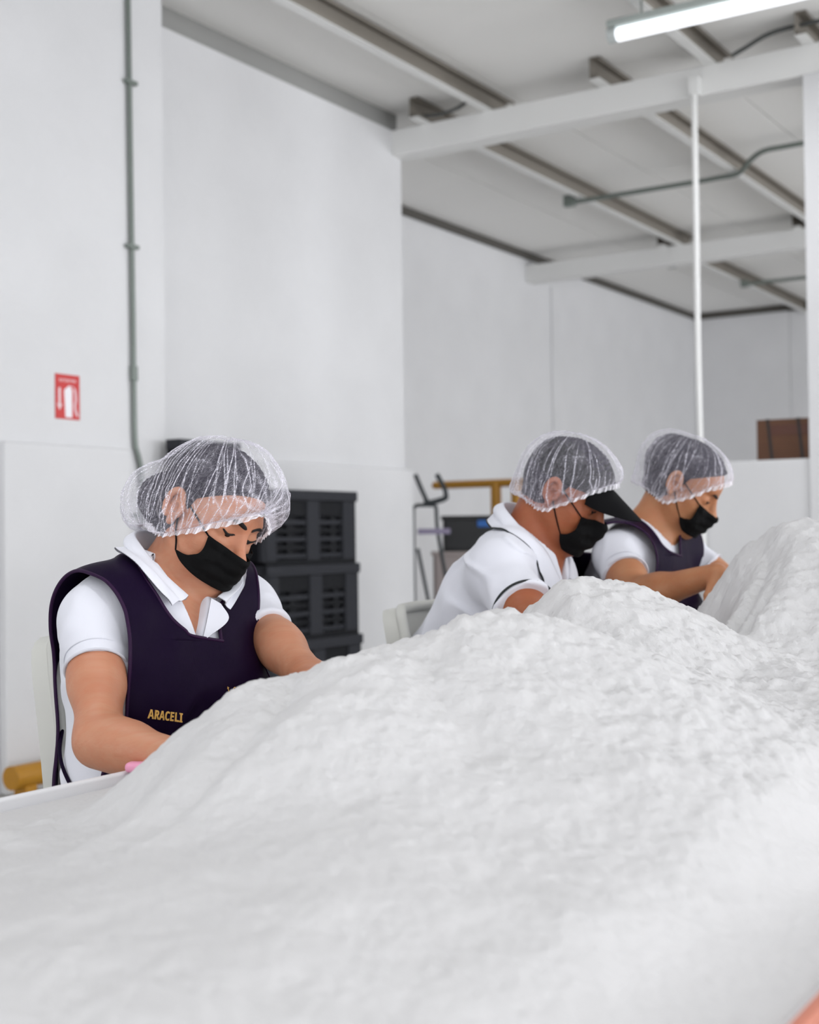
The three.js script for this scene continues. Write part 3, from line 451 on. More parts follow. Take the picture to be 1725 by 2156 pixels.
function headThings(o, H) {
  const out = {}, f = headField(o), put = (g) => g.applyMatrix4(H.m), w = o.wide ?? 1;
  out.field = f;
  // hair: the skull grown a little, behind the hairline, with a bun where the person wears one
  const growth = o.male ? 0.004 : 0.0095, sk = blend(0.03, [sEll([-0.004, 0.046, 0], [0.099, o.crown ?? 0.086, 0.075 * w]), sEll([-0.02, 0.0, 0], [0.075, 0.075, 0.066 * w])]);
  const buns = (o.bun ?? []).map(([c, r]) => sEll(c, r)), bunAll = buns.length ? blend(0.03, buns) : null;
  const earGap = (x, y, z) => { const a = (x + 0.009) / 0.02, b = (y - 0.004) / 0.034, c = (Math.abs(z) - 0.084 * w) / 0.03; return (Math.hypot(a, b, c) - 1) * 0.024; };
  const strands = (x, y, z) => 0.0012 * Math.sin(70 * (Math.atan2(y - 0.03, x + 0.05)) + 90 * z) + 0.002 * noise(x * 40, y * 40, z * 40);
  const hairF = (x, y, z) => {
    let d = sk(x, y, z) - growth; if (bunAll) d = smin(d, bunAll(x, y, z), 0.03); d += strands(x, y, z);
    const hx = o.hair0 ?? 0.035, line = -(y - hx - (x > 0.02 ? (o.hairline ?? 0.75) : 3) * (x - 0.02)) * (x > 0.02 ? 0.75 : 0.4), nape = -(y + 0.062) ; // in front of the line and under the nape there is none
    d = smax(d, line, 0.008); d = smax(d, -earGap(x, y, z), 0.006); return smax(d, nape, 0.008);
  };
  if (o.visor) {
    const cr = (x, y, z) => { let d = blend(0.03, [sEll([-0.003, 0.044, 0], [0.105, 0.085, 0.082 * w])])(x, y, z); return smax(d, -(y - 0.03 - 0.12 * x + 0.12 * Math.max(0, -x - 0.04)), 0.006); };
    out.capField = cr; out.cap = put(nets(cr, [-0.13, -0.02, -0.11], [0.13, 0.16, 0.11], 0.005, 10));
    out.visor = put(sheet(40, 16, (u, v) => { const A = lerp(-0.95, 0.95, u), rx = 0.103 * Math.cos(A), rz = 0.083 * w * Math.sin(A), L = o.visor * Math.pow(Math.cos(A * 1.62), 0.6) * v; return [rx + L * (0.35 + 0.65 * Math.cos(A)), (o.visorY ?? 0.055) - 0.012 * (1 - Math.cos(A)) * 2.2 - L * (o.visorDrop ?? 0.3) - (o.visorArch ?? 5) * rz * rz * (0.35 + v), rz + L * 0.25 * Math.sin(A), u, v]; }, { thick: 0.003 }));
    o.capField = cr;
  }
  out.hair = put(nets(hairF, [-0.24, -0.09, -0.13], [0.12, 0.16, 0.13], 0.0045, 10));
  // eyebrows and lashes: little tapered strokes lying on the skin
  const ey = o.eyeY ?? 0, stroke = (pts, wd, off, hgt) => { const n = 24, c = new THREE.CatmullRomCurve3(pts.map(([y, z]) => V(0, y + ey, z))); return sheet(n, 6, (u, v) => { const p = c.getPoint(u), t = c.getTangent(u), k = wd * (0.35 + 0.65 * Math.pow(Math.sin(Math.PI * clamp(0.08 + u * 0.92)), 0.5)) * (u < 0.05 ? 0.8 : 1), y = p.y + (v - 0.5) * k * t.z, z = p.z - (v - 0.5) * k * t.y; return onFace(f.face, y, z, off + hgt * Math.sin(Math.PI * v)); }); };
  out.brows = [1, -1].map((s) => put(stroke([[0.0285, s * 0.0085], [0.0315, s * 0.018], [0.035, s * 0.031], [0.034, s * 0.045]], o.browWidth ?? 0.0075, 0.0006, 0.0012)));
  out.lashes = [1, -1].map((s) => put(join([stroke([[0.0105, s * 0.0195], [0.008, s * 0.025], [0.0068, s * 0.031], [0.0075, s * 0.038], [0.0105, s * 0.0455], [0.0135, s * 0.0515]], o.lashWidth ?? 0.0046, 0.0006, 0.0014)])));
  out.irises = [1, -1].map((s) => put(stroke([[0.0048, s * 0.0265], [0.0036, s * 0.0325], [0.0048, s * 0.0385]], 0.0045, 0.0003, 0.0006)));
  // mask: a pleated cloth over nose and chin
  const cloth = blend(0.02, [f.bare, sEll([0.045, -0.056, 0], [0.062, 0.052, 0.062 * w]), sCone([0.096, -0.004, 0], [0.112, -0.03, 0], 0.009, 0.0125), sCone([0.108, -0.03, 0], [0.1, -0.06, 0], 0.013, 0.016)]);
  const m = o.mask;
  const side = new THREE.CatmullRomCurve3(m.side.map(([g, y]) => V(g, y, 0)));
  const maskAt = (u, v, off = 0) => { // u -1..1 right to left cheek, v 0 top .. 1 bottom
    const a = Math.abs(u), s = -Math.sign(u) || 1, e = side.getPoint(v), ang = e.x * a, mid = lerp(m.top, m.chin, v), y = lerp(mid, e.y, Math.pow(a, lerp(m.bend ?? 0.9, m.low ?? 2.6, v)));
    const ct = [0.0, y, 0], d = [Math.cos(ang), -0.02 * v * v * (1 - 0.6 * a), s * Math.sin(ang)], ct2 = [0.02, y, 0], p = hit(cloth, [ct[0] + d[0] * 0.25, ct[1] + d[1] * 0.25, d[2] * 0.25], ct2, 0.0032 + off + 0.0013 * Math.sin(v * 20 + 1) * (1 - a * a * 0.7) * smooth(0, 0.15, v) + 0.001 * noise(u * 6, v * 9, 3) + 0.0035 * Math.exp(-Math.pow((a - 0.8) / 0.13, 2)) * (0.5 + 0.5 * Math.sin(v * 11 + 2)));
    return p ?? [ct[0] + d[0] * 0.07, y, d[2] * 0.07];
  };
  out.mask = put(sheet(72, 48, (u, v) => { const p = maskAt(u * 2 - 1, v); return [...p, u * 3, v * 3]; }, { thick: 0.0016 }));
  const skinPt = (p, off) => { const c = [p[0] * 0.15, p[1], p[2] * 0.1], L = Math.hypot(p[0] - c[0], p[2] - c[2]); return hit(f.face, [c[0] + (p[0] - c[0]) / L * 0.2, p[1], c[2] + (p[2] - c[2]) / L * 0.2], c, off) ?? p; };
  const loop = (s) => { const t = maskAt(-s, 0.02, 0.001), b = maskAt(-s, 0.98, 0.001), e = [-0.012, 0.03, s * 0.078 * w], e2 = [-0.008, -0.005, s * 0.08 * w]; const mid = (p, q, k) => skinPt([lerp(p[0], q[0], k), lerp(p[1], q[1], k), lerp(p[2], q[2], k)], 0.0022); return [tube([t, mid(t, e, 0.25), mid(t, e, 0.5), mid(t, e, 0.75), mid(t, e, 0.93)], 0.0016, 24, false, 6), tube([b, mid(b, e2, 0.25), mid(b, e2, 0.5), mid(b, e2, 0.75), mid(b, e2, 0.95), e2], 0.0016, 24, false, 6)]; };
  out.loops = [1, -1].flatMap((s) => loop(s).map(put));
  // hair net: gathered cap from an elastic band to the crown
  const n = o.net, inner0 = blend(0.02, [sk, f.bare, ...buns]), inner = (x, y, z) => inner0(x, y, z) - growth - 0.002, full = (x, y, z) => Math.min(inner(x, y, z), z > 0 ? f.all(x, y, z) : f.all(x, y, z)) ;
  const lift = o.capField ? (x, y, z) => Math.min(full(x, y, z), o.capField(x, y, z)) : full;
  const ctr = n.centre ?? [-0.02, 0.03, 0], bandDir = (t) => { // direction of the band at longitude t (0 front, pi/2 right)
    const c = Math.cos(t), s = Math.sin(t), a = t > Math.PI ? 2 * Math.PI - t : t, B = n.band; let y = B[B.length - 1][1]; for (let i = 0; i + 1 < B.length; i++) if (a <= B[i + 1][0]) { y = lerp(B[i][1], B[i + 1][1], clamp((a - B[i][0]) / (B[i + 1][0] - B[i][0]))); break; } if (n.left && t > Math.PI) y += n.left * Math.sin(t - Math.PI) ** 2 * (t > 4.2 ? 1 : 0.6); return V(c * 0.1, y, s * 0.085); };
  const apex = V(...(n.apex ?? [-0.03, 0.13, 0]));
  const knot = n.knot ?? null;
  let cs = 1234 + (n.seed ?? 0); const cr1 = () => { cs = (cs * 1664525 + 1013904223) >>> 0; return cs / 4294967296; };
  const creases = Array.from({ length: n.creases ?? 120 }, () => { const a = cr1() < 0.2 ? 0.25 : 0; return { t: cr1() * 2 * Math.PI, s: (cr1() - 0.5) * 0.5, a: 0.03 + 0.09 * cr1(), f: 3 + 7 * cr1(), p: cr1() * 6.3, v0: a, v1: a + 0.25 + 0.6 * cr1(), k: 0.35 + 0.65 * cr1(), w: 0.0032 + 0.0042 * cr1() }; });
  const creased = (t, v) => { let m = 0; for (const c of creases) { if (v < c.v0 || v > c.v1) continue; let d = t - c.t - c.s * v - c.a * Math.sin(c.f * v + c.p) - 0.006 * Math.sin(31 * v + c.p); d = Math.abs(((d % 6.28318) + 9.42478) % 6.28318 - 3.14159); if (d < c.w * 2.5) m = Math.max(m, c.k * Math.exp(-(d * d) / (c.w * c.w)) * smooth(c.v1, c.v1 - 0.12, v)); } return m; };
  const capAt = (uu, v) => {
    const t = uu * 2 * Math.PI, b = bandDir(t), d = V(0, 0, 0);
    if (v < 0) { b.y += v * (n.frill ?? 0.009) * (0.86 + 0.14 * Math.abs(Math.sin(t * (n.pleats ?? 54) / 2))); d.copy(b); } else { d.copy(b).normalize().lerp(apex.clone().normalize(), v * v * (3 - 2 * v) * 0.5 + v * 0.5); }
    d.normalize();
    const far = [ctr[0] + d.x * 0.4, ctr[1] + d.y * 0.4, ctr[2] + d.z * 0.4], p = hit(lift, far, ctr, 0.003) ?? far, r = Math.hypot(p[0] - ctr[0], p[1] - ctr[1], p[2] - ctr[2]);
    const back = Math.max(0, -Math.cos(t)), vv = clamp(v), hang = Math.sin(Math.PI * Math.pow(vv, 0.42)) ;
    let poof = (n.poof ?? 0.012) * hang * (1 + 0.5 * fbm(d.x * 3, d.y * 3, d.z * 3 + 5)) + (n.rear ?? 0.03) * Math.pow(back, 2) * ((x) => x * Math.exp(1 - x))(vv / (n.rearAt ?? 0.14)) + (n.fore ?? 0) * Math.pow(Math.max(0, Math.cos(t)), 3) * ((x) => x * Math.exp(1 - x))(vv / 0.13);
    const fold = v > 0 ? creased(t, vv) : 0, gather = Math.exp(-vv * 11), k1 = Math.sin(t * (n.pleats ?? 54)), k2 = Math.sin(t * 23 + 4 * noise(t * 2, vv * 2, 1.5)), w1 = noise(t * 9 + vv * 3, vv * 3 - t, 7.7), rid = Math.pow(1 - Math.abs(w1), 11), w2 = Math.pow(1 - Math.abs(noise(t * 16, vv * 2.2 + t, 2.2)), 9);
    poof += 0.0016 * k1 * gather + 0.0012 * k2 * (1 - vv) + 0.0022 * rid * (1 - 0.6 * vv) + 0.0016 * fold;
    if (v < 0) poof += 0.0012 * -v + 0.0007 * k1;
    let alpha = 1.1 + 6 * gather * (0.25 + 0.65 * Math.pow(0.5 + 0.5 * k1, 2)) + 9 * fold + 1.2 * rid + 2.5 * back * back * (1 - vv);
    if (v < 0) alpha = 5 + 8 * Math.pow(0.5 + 0.5 * k1, 3);
    if (Math.abs(v) < 0.012) alpha = 14;
    const front = Math.max(0, Math.cos(t)), q = V(ctr[0] + d.x * r + d.x * poof * (1 - 0.3 * front), ctr[1] + d.y * (r + poof) + (v > 0 ? 0.75 * front * Math.max(0, poof) : 0), ctr[2] + d.z * (r + poof));
    if (knot) { const e = q.distanceTo(V(...knot.at)), g = Math.exp(-(e * e) / (knot.reach * knot.reach)); const pull = V(...knot.at).sub(q).multiplyScalar(0.55 * g); q.add(pull); const rad = Math.atan2(q.y - knot.at[1], q.z - knot.at[2]); q.x += 0.004 * g * Math.sin(rad * 11); alpha += 10 * g + 6 * Math.exp(-(e * e) / (knot.reach * knot.reach * 6)) * Math.pow(0.5 + 0.5 * Math.sin(rad * 15), 4); }
    return [q.x, q.y, q.z, uu * 5.5 + vv * 0.4, vv * 1.8, clamp(alpha, 0.2, 15)];
  };
  const capGeo = (v0, v1, nv) => sheet(o.netDetail ?? 900, nv, (u, v) => capAt(u, lerp(v0, v1, v)), { closed: true, alpha: true });
  out.net = put(capGeo(0, 0.995, 110)); out.netEdge = put(capGeo(-1, 0.0, 10));
  out.capAt = capAt; out.maskAt = maskAt;
  return out;
}
// hand: palm and five bent fingers growing from the wrist; fwd along the hand, up out of its back, s = +1 right hand
function handField(wrist, fwd, up, s, curl, spread = 0.06, size = 1) {
  const F = V(...fwd).normalize(), U = V(...up).addScaledVector(F, -V(...up).dot(F)).normalize(), R = F.clone().cross(U).multiplyScalar(s), W = V(...wrist); // R points to the thumb side
  const at = (f, u, r) => W.clone().addScaledVector(F, f * size).addScaledVector(U, u * size).addScaledVector(R, r * size).toArray(), z = size, list = [];
  list.push(sCone(at(0.0, 0, 0), at(0.03, 0, 0.006), 0.021 * z, 0.02 * z), sCone(at(0.03, 0, 0.02), at(0.082, 0.002, 0.026), 0.0135 * z, 0.011 * z), sCone(at(0.03, 0, 0.004), at(0.086, 0.004, 0.008), 0.014 * z, 0.0115 * z), sCone(at(0.03, 0, -0.012), at(0.078, 0.002, -0.024), 0.0135 * z, 0.0105 * z));
  const fingers = [], lens = [[0.04, 0.025, 0.02], [0.044, 0.028, 0.021], [0.041, 0.026, 0.02], [0.032, 0.02, 0.018]], base = [0.028, 0.0095, -0.0085, -0.025];
  lens.forEach((l, i) => {
    let p = [0.082 - Math.abs(i - 1.2) * 0.004, 0.003, base[i]], a = -curl * 0.75 * (1 + 0.06 * i), y = (1.4 - i) * spread; const ps = [];
    l.forEach((len, k) => { const q = [p[0] + Math.cos(a) * Math.cos(y) * len, p[1] + Math.sin(a) * len, p[2] + Math.sin(y) * len * Math.cos(a)], r0 = [0.0088, 0.0082, 0.0074][k] * (i === 3 ? 0.88 : 1), r1 = [0.0082, 0.0074, 0.0062][k] * (i === 3 ? 0.88 : 1); ps.push(sCone(at(...p), at(...q), r0 * z, r1 * z)); p = q; a -= curl * (k ? 0.55 : 0.9); });
    fingers.push(blend(0.004, ps));
  });
  const t0 = [0.018, -0.006, 0.018], t1 = [0.05, -0.018, 0.042], t2 = [0.074, -0.026, 0.046], t3 = [0.094, -0.03, 0.042], thumb = blend(0.005, [sCone(at(...t0), at(...t1), 0.0135 * z, 0.0105 * z), sCone(at(...t1), at(...t2), 0.0102 * z, 0.009 * z), sCone(at(...t2), at(...t3), 0.009 * z, 0.007 * z)]);
  const palm = blend(0.014, list);
  return { f: (x, y, zz) => { let d = palm(x, y, zz); d = smin(d, thumb(x, y, zz), 0.01); let m = 9; for (const g of fingers) m = Math.min(m, g(x, y, zz)); return smin(d, m, 0.008); }, centre: at(0.07, -0.02, 0) };
}
const around = (list, m) => { const lo = [9, 9, 9], hi = [-9, -9, -9]; for (const p of list) for (let k = 0; k < 3; k++) { lo[k] = Math.min(lo[k], p[k] - m); hi[k] = Math.max(hi[k], p[k] + m); } return [lo, hi]; };
function person(o) {
  const T = frameOf(...o.torso), H = frameOf(...o.head), base = o.base, grp = thing('person', o.label, 'person', base);
  const sub3 = (g) => g.translate(-base[0], -base[1], -base[2]);
  const add = (name, g, mat, parent = grp) => { g = Array.isArray(g) ? join(g) : g; if (!g.userData.local) { g.translate(-base[0], -base[1], -base[2]); } return mesh(name, g, mat, parent); };
  const b = o.build, bust = b.bust ?? 0, w = b.w ?? 1, dp = b.d ?? 1;
  // ---- fields in the torso's own axes
  const zo = b.shift ?? 0, parts = [sEll([0, -0.13, zo], [0.118 * dp, 0.17, 0.165 * w]), sEll([-0.045, -0.09, zo], [0.085 * dp, 0.13, 0.145 * w]), sEll([0.0 + (b.bellyX ?? 0), -0.31, zo], [0.135 * dp * (b.belly ?? 1), 0.17, 0.168 * w * (b.belly ?? 1)]), sEll([-0.02, -0.48, 0], [0.15 * dp, 0.13, 0.185 * w])];
  if (bust) parts.push(sEll([0.085 * dp, -0.17, 0.078 + zo], [0.06 * bust, 0.075, 0.078]), sEll([0.085 * dp, -0.17, -0.078 + zo], [0.06 * bust, 0.075, 0.078]));
  const sR = T.from(o.armR.shoulder), sL = T.from(o.armL.shoulder), nb = b.neckBase ?? [-0.02, 0.03, 0];
  parts.push(sCone([0, -0.03, 0.06], sR, 0.06, b.cap ?? 0.05), sCone([0, -0.03, -0.06], sL, 0.06, b.cap ?? 0.05), sCone([nb[0], nb[1] + 0.012, 0.02], [lerp(nb[0], sR[0], 0.75), lerp(nb[1], sR[1], 0.75), sR[2] * 0.72], 0.045, 0.044), sCone([nb[0], nb[1] + 0.012, -0.02], [lerp(nb[0], sL[0], 0.75), lerp(nb[1], sL[1], 0.75), sL[2] * 0.72], 0.045, 0.044));
  const torso = blend(0.06, parts), headT = H.to(b.neckTop ?? [-0.026, -0.035, 0]), neckTopT = T.from(headT), neckR = b.neck ?? 0.054;
  const neck = sCone(nb, neckTopT, neckR * 1.14, neckR), throat = sCone([nb[0] + 0.045, nb[1] - 0.02, 0], T.from(H.to([0.03, -0.07, 0])), neckR * 0.7, neckR * 0.62);
  const parts2 = headThings(o.face, H), headW = within(parts2.field.all, H), torsoW = within(torso, T), neckW = within((x, y, z) => smin(neck(x, y, z), throat(x, y, z), 0.03), T);
  const skinF = (x, y, z) => { const t = smin(neckW(x, y, z), torsoW(x, y, z) + 0.007, 0.04); return smin(headW(x, y, z), t, 0.018); };
  // ---- the body: head and neck, arms with hands, trunk below the clothes
  const c0 = H.to([0, 0.02, 0]), c1 = T.to([nb[0] + 0.03, nb[1] - 0.08, 0]);
  const [lo, hi] = around([c0], 0.155), lo2 = lo.slice(), hi2 = hi.slice(); lo2[1] = Math.min(lo[1], c1[1] - 0.05); for (const k of [0, 2]) { lo2[k] = Math.min(lo[k], c1[k] - 0.12); hi2[k] = Math.max(hi[k], c1[k] + 0.12); }
  const body = [nets(skinF, lo2, hi2, o.detail ?? 0.003)];
  const armFields = {};
  for (const [key, s] of [['armR', 1], ['armL', -1]]) {
    const a = o[key], hf = handField(a.wrist, a.hand ?? [a.wrist[0] - a.elbow[0], a.wrist[1] - a.elbow[1] - 0.1, a.wrist[2] - a.elbow[2]], a.back ?? [0, 1, 0], s, a.curl ?? 0.45, a.spread ?? 0.06, a.size ?? 0.98);
    const mid = (p, q, t, off = [0, 0, 0]) => [0, 1, 2].map((k) => lerp(p[k], q[k], t) + off[k]);
    const r = a.r ?? [0.05, 0.042, 0.04, 0.024], bones = [sCone(a.shoulder, mid(a.shoulder, a.elbow, 0.55), r[0], (r[0] + r[1]) / 2 + 0.002), sCone(mid(a.shoulder, a.elbow, 0.5), a.elbow, (r[0] + r[1]) / 2 + 0.001, r[1] * 0.93), sCone(a.elbow, mid(a.elbow, a.wrist, 0.28), r[1] * 0.95, r[2]), sCone(mid(a.elbow, a.wrist, 0.22), a.wrist, r[2], r[3])];
    const arm = blend(0.03, bones), f = armFields[key] = (x, y, z) => smin(arm(x, y, z), hf.f(x, y, z), 0.012), [al, ah] = around([a.shoulder, a.elbow, a.wrist], 0.062);
    body.push(nets((x, y, z) => smax(f(x, y, z), 0.012 - Math.hypot(x - hf.centre[0], y - hf.centre[1], z - hf.centre[2]) + 0.055 - 0.012, 0.002), al, ah, 0.006));
    const [hl, hh] = around([hf.centre], 0.13); body.push(nets((x, y, z) => Math.max(f(x, y, z), Math.hypot(x - hf.centre[0], y - hf.centre[1], z - hf.centre[2]) - 0.12), hl, hh, 0.0036));
  }
  { const [tl, th] = around([T.to([0, -0.05, 0]), T.to([0, -0.5, 0])], 0.24); body.push(nets((x, y, z) => torsoW(x, y, z) + 0.013, tl, th, 0.014)); }
  add('body', body.map((g) => g), o.skin);
  add('hair', parts2.hair, M.hair);
  for (const g of parts2.brows) add('eyebrow', g, M.brow); for (const g of parts2.lashes) add('eyelashes', g, M.brow); for (const g of parts2.irises) add('iris', g, M.iris);
  const mk = add('face_mask', parts2.mask, M.mask); for (const g of parts2.loops) { g.translate(-base[0], -base[1], -base[2]); mesh('ear_loop', g, M.black, mk); }
  if (parts2.cap) { const cp = add('peaked_cap', parts2.cap, M.black); cp.userData.label = 'black peaked cap'; parts2.visor.translate(-base[0], -base[1], -base[2]); mesh('visor', parts2.visor, M.black, cp); }
  const nt = add('hair_net', parts2.net, M.net); nt.userData.label = 'sheer white bouffant cap'; parts2.netEdge.translate(-base[0], -base[1], -base[2]); mesh('elastic_edge', parts2.netEdge, M.netEdge, nt);
  // ---- shirt with sleeves
  const A = o.shirt, sleeve = (key) => { const a = o[key], S = V(...a.shoulder), E = V(...a.elbow), d = E.clone().sub(S), hem = S.clone().addScaledVector(d, a.hem ?? 0.5), dir = d.clone().normalize(), tilt = a.hemTilt ? dir.clone().add(V(...a.hemTilt)).normalize() : dir, c = sCone(a.shoulder, E.toArray(), (a.r?.[0] ?? 0.05) + (A.loose ?? 0.008), (a.r?.[1] ?? 0.042) + (A.flare ?? 0.014)); return { c, hem, tilt, dir, clip: (x, y, z) => (x - hem.x) * tilt.x + (y - hem.y) * tilt.y + (z - hem.z) * tilt.z }; };
  const slR = sleeve('armR'), slL = sleeve('armL');
  const creaseAt = (x, y, z) => { const a = noise(x * 7 + 2.3, y * 9 + x * 6, z * 7 - y * 5), c = noise(x * 15, y * 11 - z * 9, z * 15 + 4); return (A.crease ?? 0.004) * (Math.exp(-a * a * 14) - 0.35) + 0.0014 * Math.exp(-c * c * 22); };
  const torsoCloth = (x, y, z) => torsoW(x, y, z) - (A.fit ?? 0.008);
  const holeT = sCone([nb[0] + 0.006, nb[1] - 0.05, 0], neckTopT, neckR * 1.1 + (A.hole ?? 0.02), neckR * 1.1 + (A.hole ?? 0.02) + 0.006), hole = within(holeT, T);
  const hemY = T.to([0, -0.56, 0])[1];
  const shirtF = (x, y, z) => {
    let d = torsoCloth(x, y, z); const r = smax(slR.c(x, y, z), slR.clip(x, y, z), 0.008), l = smax(slL.c(x, y, z), slL.clip(x, y, z), 0.008);
    d = smin(d, smin(r, l, 0.02), 0.035) ; d -= creaseAt(x, y, z);
    d = smax(d, -hole(x, y, z), 0.006); d = Math.max(d, hemY - y);
    if (A.vee) { const q = [T.inv[0] * x + T.inv[4] * y + T.inv[8] * z + T.inv[12], T.inv[1] * x + T.inv[5] * y + T.inv[9] * z + T.inv[13], T.inv[2] * x + T.inv[6] * y + T.inv[10] * z + T.inv[14]]; if (q[0] > 0) { const h = q[1] - A.vee.y, half = Math.max(0, h) * A.vee.slope, zc = A.vee.z + h * (A.vee.lean ?? 0); d = smax(d, -Math.max(Math.abs(q[2] - zc) - half, -h * 0.5), 0.006); } }
    // the sleeve's inside stays open a little round the arm
    return d;
  };
  const pts = [T.to([0, 0.02, 0]), T.to([0, -0.52, 0]), T.to(sR), T.to(sL), slR.hem.toArray(), slL.hem.toArray()], [sl, sh] = around(pts, 0.12); for (const k of [0, 2]) { sl[k] -= 0.09; sh[k] += 0.09; }
  const shirt = add('shirt', nets(shirtF, sl, sh, A.cell ?? 0.0065, 4), A.mat ?? M.white);
  // sleeve hems: a turned band, piped where the shirt has piping
  for (const [s, key] of [[slR, 'armR'], [slL, 'armL']]) {
    const n = s.tilt.clone(), u = V(0, 1, 0).cross(n).normalize(), v = n.clone().cross(u), ring = (back, off) => Array.from({ length: 40 }, (_, i) => { const t = i / 40 * 2 * Math.PI, d = u.clone().multiplyScalar(Math.cos(t)).addScaledVector(v, Math.sin(t)), c = s.hem.clone().addScaledVector(n, -back), p = hit(s.c, c.clone().addScaledVector(d, 0.14).toArray(), c.toArray(), off); return p ?? c.clone().addScaledVector(d, 0.06).toArray(); });
    const e = tube(ring(0.003, A.pipe ? 0.003 : 0.0), 0.0026, 120, true, 8).translate(-base[0], -base[1], -base[2]); mesh('sleeve_hem', e, A.pipe ?? M.white, shirt);
    if (!A.pipe) mesh('hem_stitch', tube(ring(0.026, 0.0002), 0.0009, 120, true, 6).translate(-base[0], -base[1], -base[2]), M.white, shirt);
  }
  const shirtLocal = (x, y, z) => { const p = T.to([x, y, z]); return shirtF(p[0], p[1], p[2]); };
  const bareLocal = (x, y, z) => torso(x, y, z) - (A.fit ?? 0.008);
  if (A.collar) { // a folded collar: stand up round the neck, then a leaf lying over the shoulder
    const C = A.collar, line = new THREE.CatmullRomCurve3(C.neck.map((p) => V(...p))), edge = new THREE.CatmullRomCurve3(C.edge.map((p) => V(...p))), top = new THREE.CatmullRomCurve3(C.top.map((p) => V(...p)));
    const g = sheet(90, 16, (u, v) => { const a = line.getPoint(u), t = top.getPoint(u), e = edge.getPoint(u); let p; if (v < 0.35) { p = a.lerp(t, v / 0.35); } else { const k = (v - 0.35) / 0.65; p = t.clone().lerp(e, k); const out = t.clone().sub(V(nb[0], t.y, 0)).setY(0).normalize(); p.addScaledVector(out, 0.011 * Math.sin(Math.PI * Math.min(1, k * 1.6)) * (k < 0.625 ? 1 : 0)); const d = shirtLocal(p.x, p.y, p.z); const want = 0.005 + (C.over ?? 0) * k; if (d < want) { const q = gradient(shirtLocal, p.x, p.y, p.z, 0.003); p.addScaledVector(V(q[0], q[1], q[2]), want - d); } } const W = T.to(p.toArray()); return [...W, u * 2, v * 0.4]; }, { thick: 0.0022 });
    const cm = mesh('collar', g.translate(-base[0], -base[1], -base[2]), A.mat ?? M.white, shirt);
    if (A.pipe) mesh('collar_piping', tube(Array.from({ length: 60 }, (_, i) => { const p = edge.getPoint(i / 59), d = shirtLocal(p.x, p.y, p.z); if (d < 0.006) { const q = gradient(shirtLocal, p.x, p.y, p.z, 0.003); p.addScaledVector(V(q[0], q[1], q[2]), 0.006 - d); } return T.to(p.toArray()); }), 0.0021, 160, false, 6).translate(-base[0], -base[1], -base[2]), A.pipe, shirt);
  }
  for (const f of A.flaps ?? []) { const P = f.map((row) => row.map((p) => V(...p))); const rows = P.map((r) => new THREE.CatmullRomCurve3(r)); mesh('placket', sheet(24, 20, (u, v) => { const col = new THREE.CatmullRomCurve3(rows.map((r) => r.getPoint(u))); return [...T.to(col.getPoint(v).toArray()), u * 0.3, v * 0.4]; }, { thick: 0.002 }).translate(-base[0], -base[1], -base[2]), A.mat ?? M.white, shirt); }
  for (const q of A.buttons ?? []) { const p = hit(shirtLocal, [0.5, q[0], q[1]], [0, q[0], q[1]], 0.0005); if (p) { const g = new THREE.CylinderGeometry(0.005, 0.005, 0.002, 16).rotateZ(-Math.PI / 2).translate(...p).applyMatrix4(T.m); mesh('button', g.translate(-base[0], -base[1], -base[2]), M.button, shirt); } }
  // ---- apron: one cloth from the front hem over the shoulders to the back hem
  if (o.apron) {
    const P = o.apron, y0 = -0.1, xc = -0.01, arc = 0.30, bridge = blend(0.05, [torso, sCone([sR[0] - 0.005, sR[1] + 0.0, sR[2] * 0.8], [sR[0] - 0.02, sR[1] + (P.wing ?? -0.005), sR[2] + 0.07], 0.05, 0.045), sCone([sL[0], sL[1] + 0.0, sL[2] * 0.8], [sL[0] - 0.02, sL[1] - 0.01, sL[2] - 0.05], 0.05, 0.04), sCone(sR, T.from([0, 1, 2].map((k) => lerp(o.armR.shoulder[k], o.armR.elbow[k], P.over ?? 0.28))), 0.058, 0.056), ...(P.extra ?? [])]);
    const drape = (x, y, z) => { const a = Math.sin(z * 34 + 3 * noise(z * 6, y * 3, 1)) * smooth(-0.1, -0.35, y), c = noise(z * 10 + y * 3, y * 4, x * 6 + 2); return 0.0035 * a + 0.006 * (Math.exp(-c * c * 12) - 0.3); };
    const field = (x, y, z) => bridge(x, y, z) - 0.017 - drape(x, y, z);
    const spot = (s, z, off = 0) => { // s: metres along the cloth, 0 at chest height in front
      let a, c; if (s < 0) { c = [xc, y0 + s, z]; a = [0.6, y0 + s, z]; } else if (s < arc) { const t = s / arc * Math.PI; c = [xc, y0, z]; a = [xc + 0.6 * Math.cos(t), y0 + 0.6 * Math.sin(t), z]; } else { c = [xc, y0 - (s - arc), z]; a = [-0.7, y0 - (s - arc), z]; }
      return T.to(hit(field, a, c, off) ?? c); };
    const tab = (L, s) => { const n = L.length; if (s <= L[0][0]) return L[0][1]; if (s >= L[n - 1][0]) return L[n - 1][1]; let i = 0; while (s > L[i + 1][0]) i++;
      const g = (k) => { if (k <= 0 || k >= n - 1) { const q = clamp(k, 0, n - 2); return (L[q + 1][1] - L[q][1]) / (L[q + 1][0] - L[q][0]); } const a = (L[k][1] - L[k - 1][1]) / (L[k][0] - L[k - 1][0]), c = (L[k + 1][1] - L[k][1]) / (L[k + 1][0] - L[k][0]); return a * c <= 0 ? 0 : 2 * a * c / (a + c); };
      const h = L[i + 1][0] - L[i][0], t = (s - L[i][0]) / h, t2 = t * t, t3 = t2 * t; return L[i][1] * (2 * t3 - 3 * t2 + 1) + g(i) * h * (t3 - 2 * t2 + t) + L[i + 1][1] * (3 * t2 - 2 * t3) + g(i + 1) * h * (t3 - t2); };
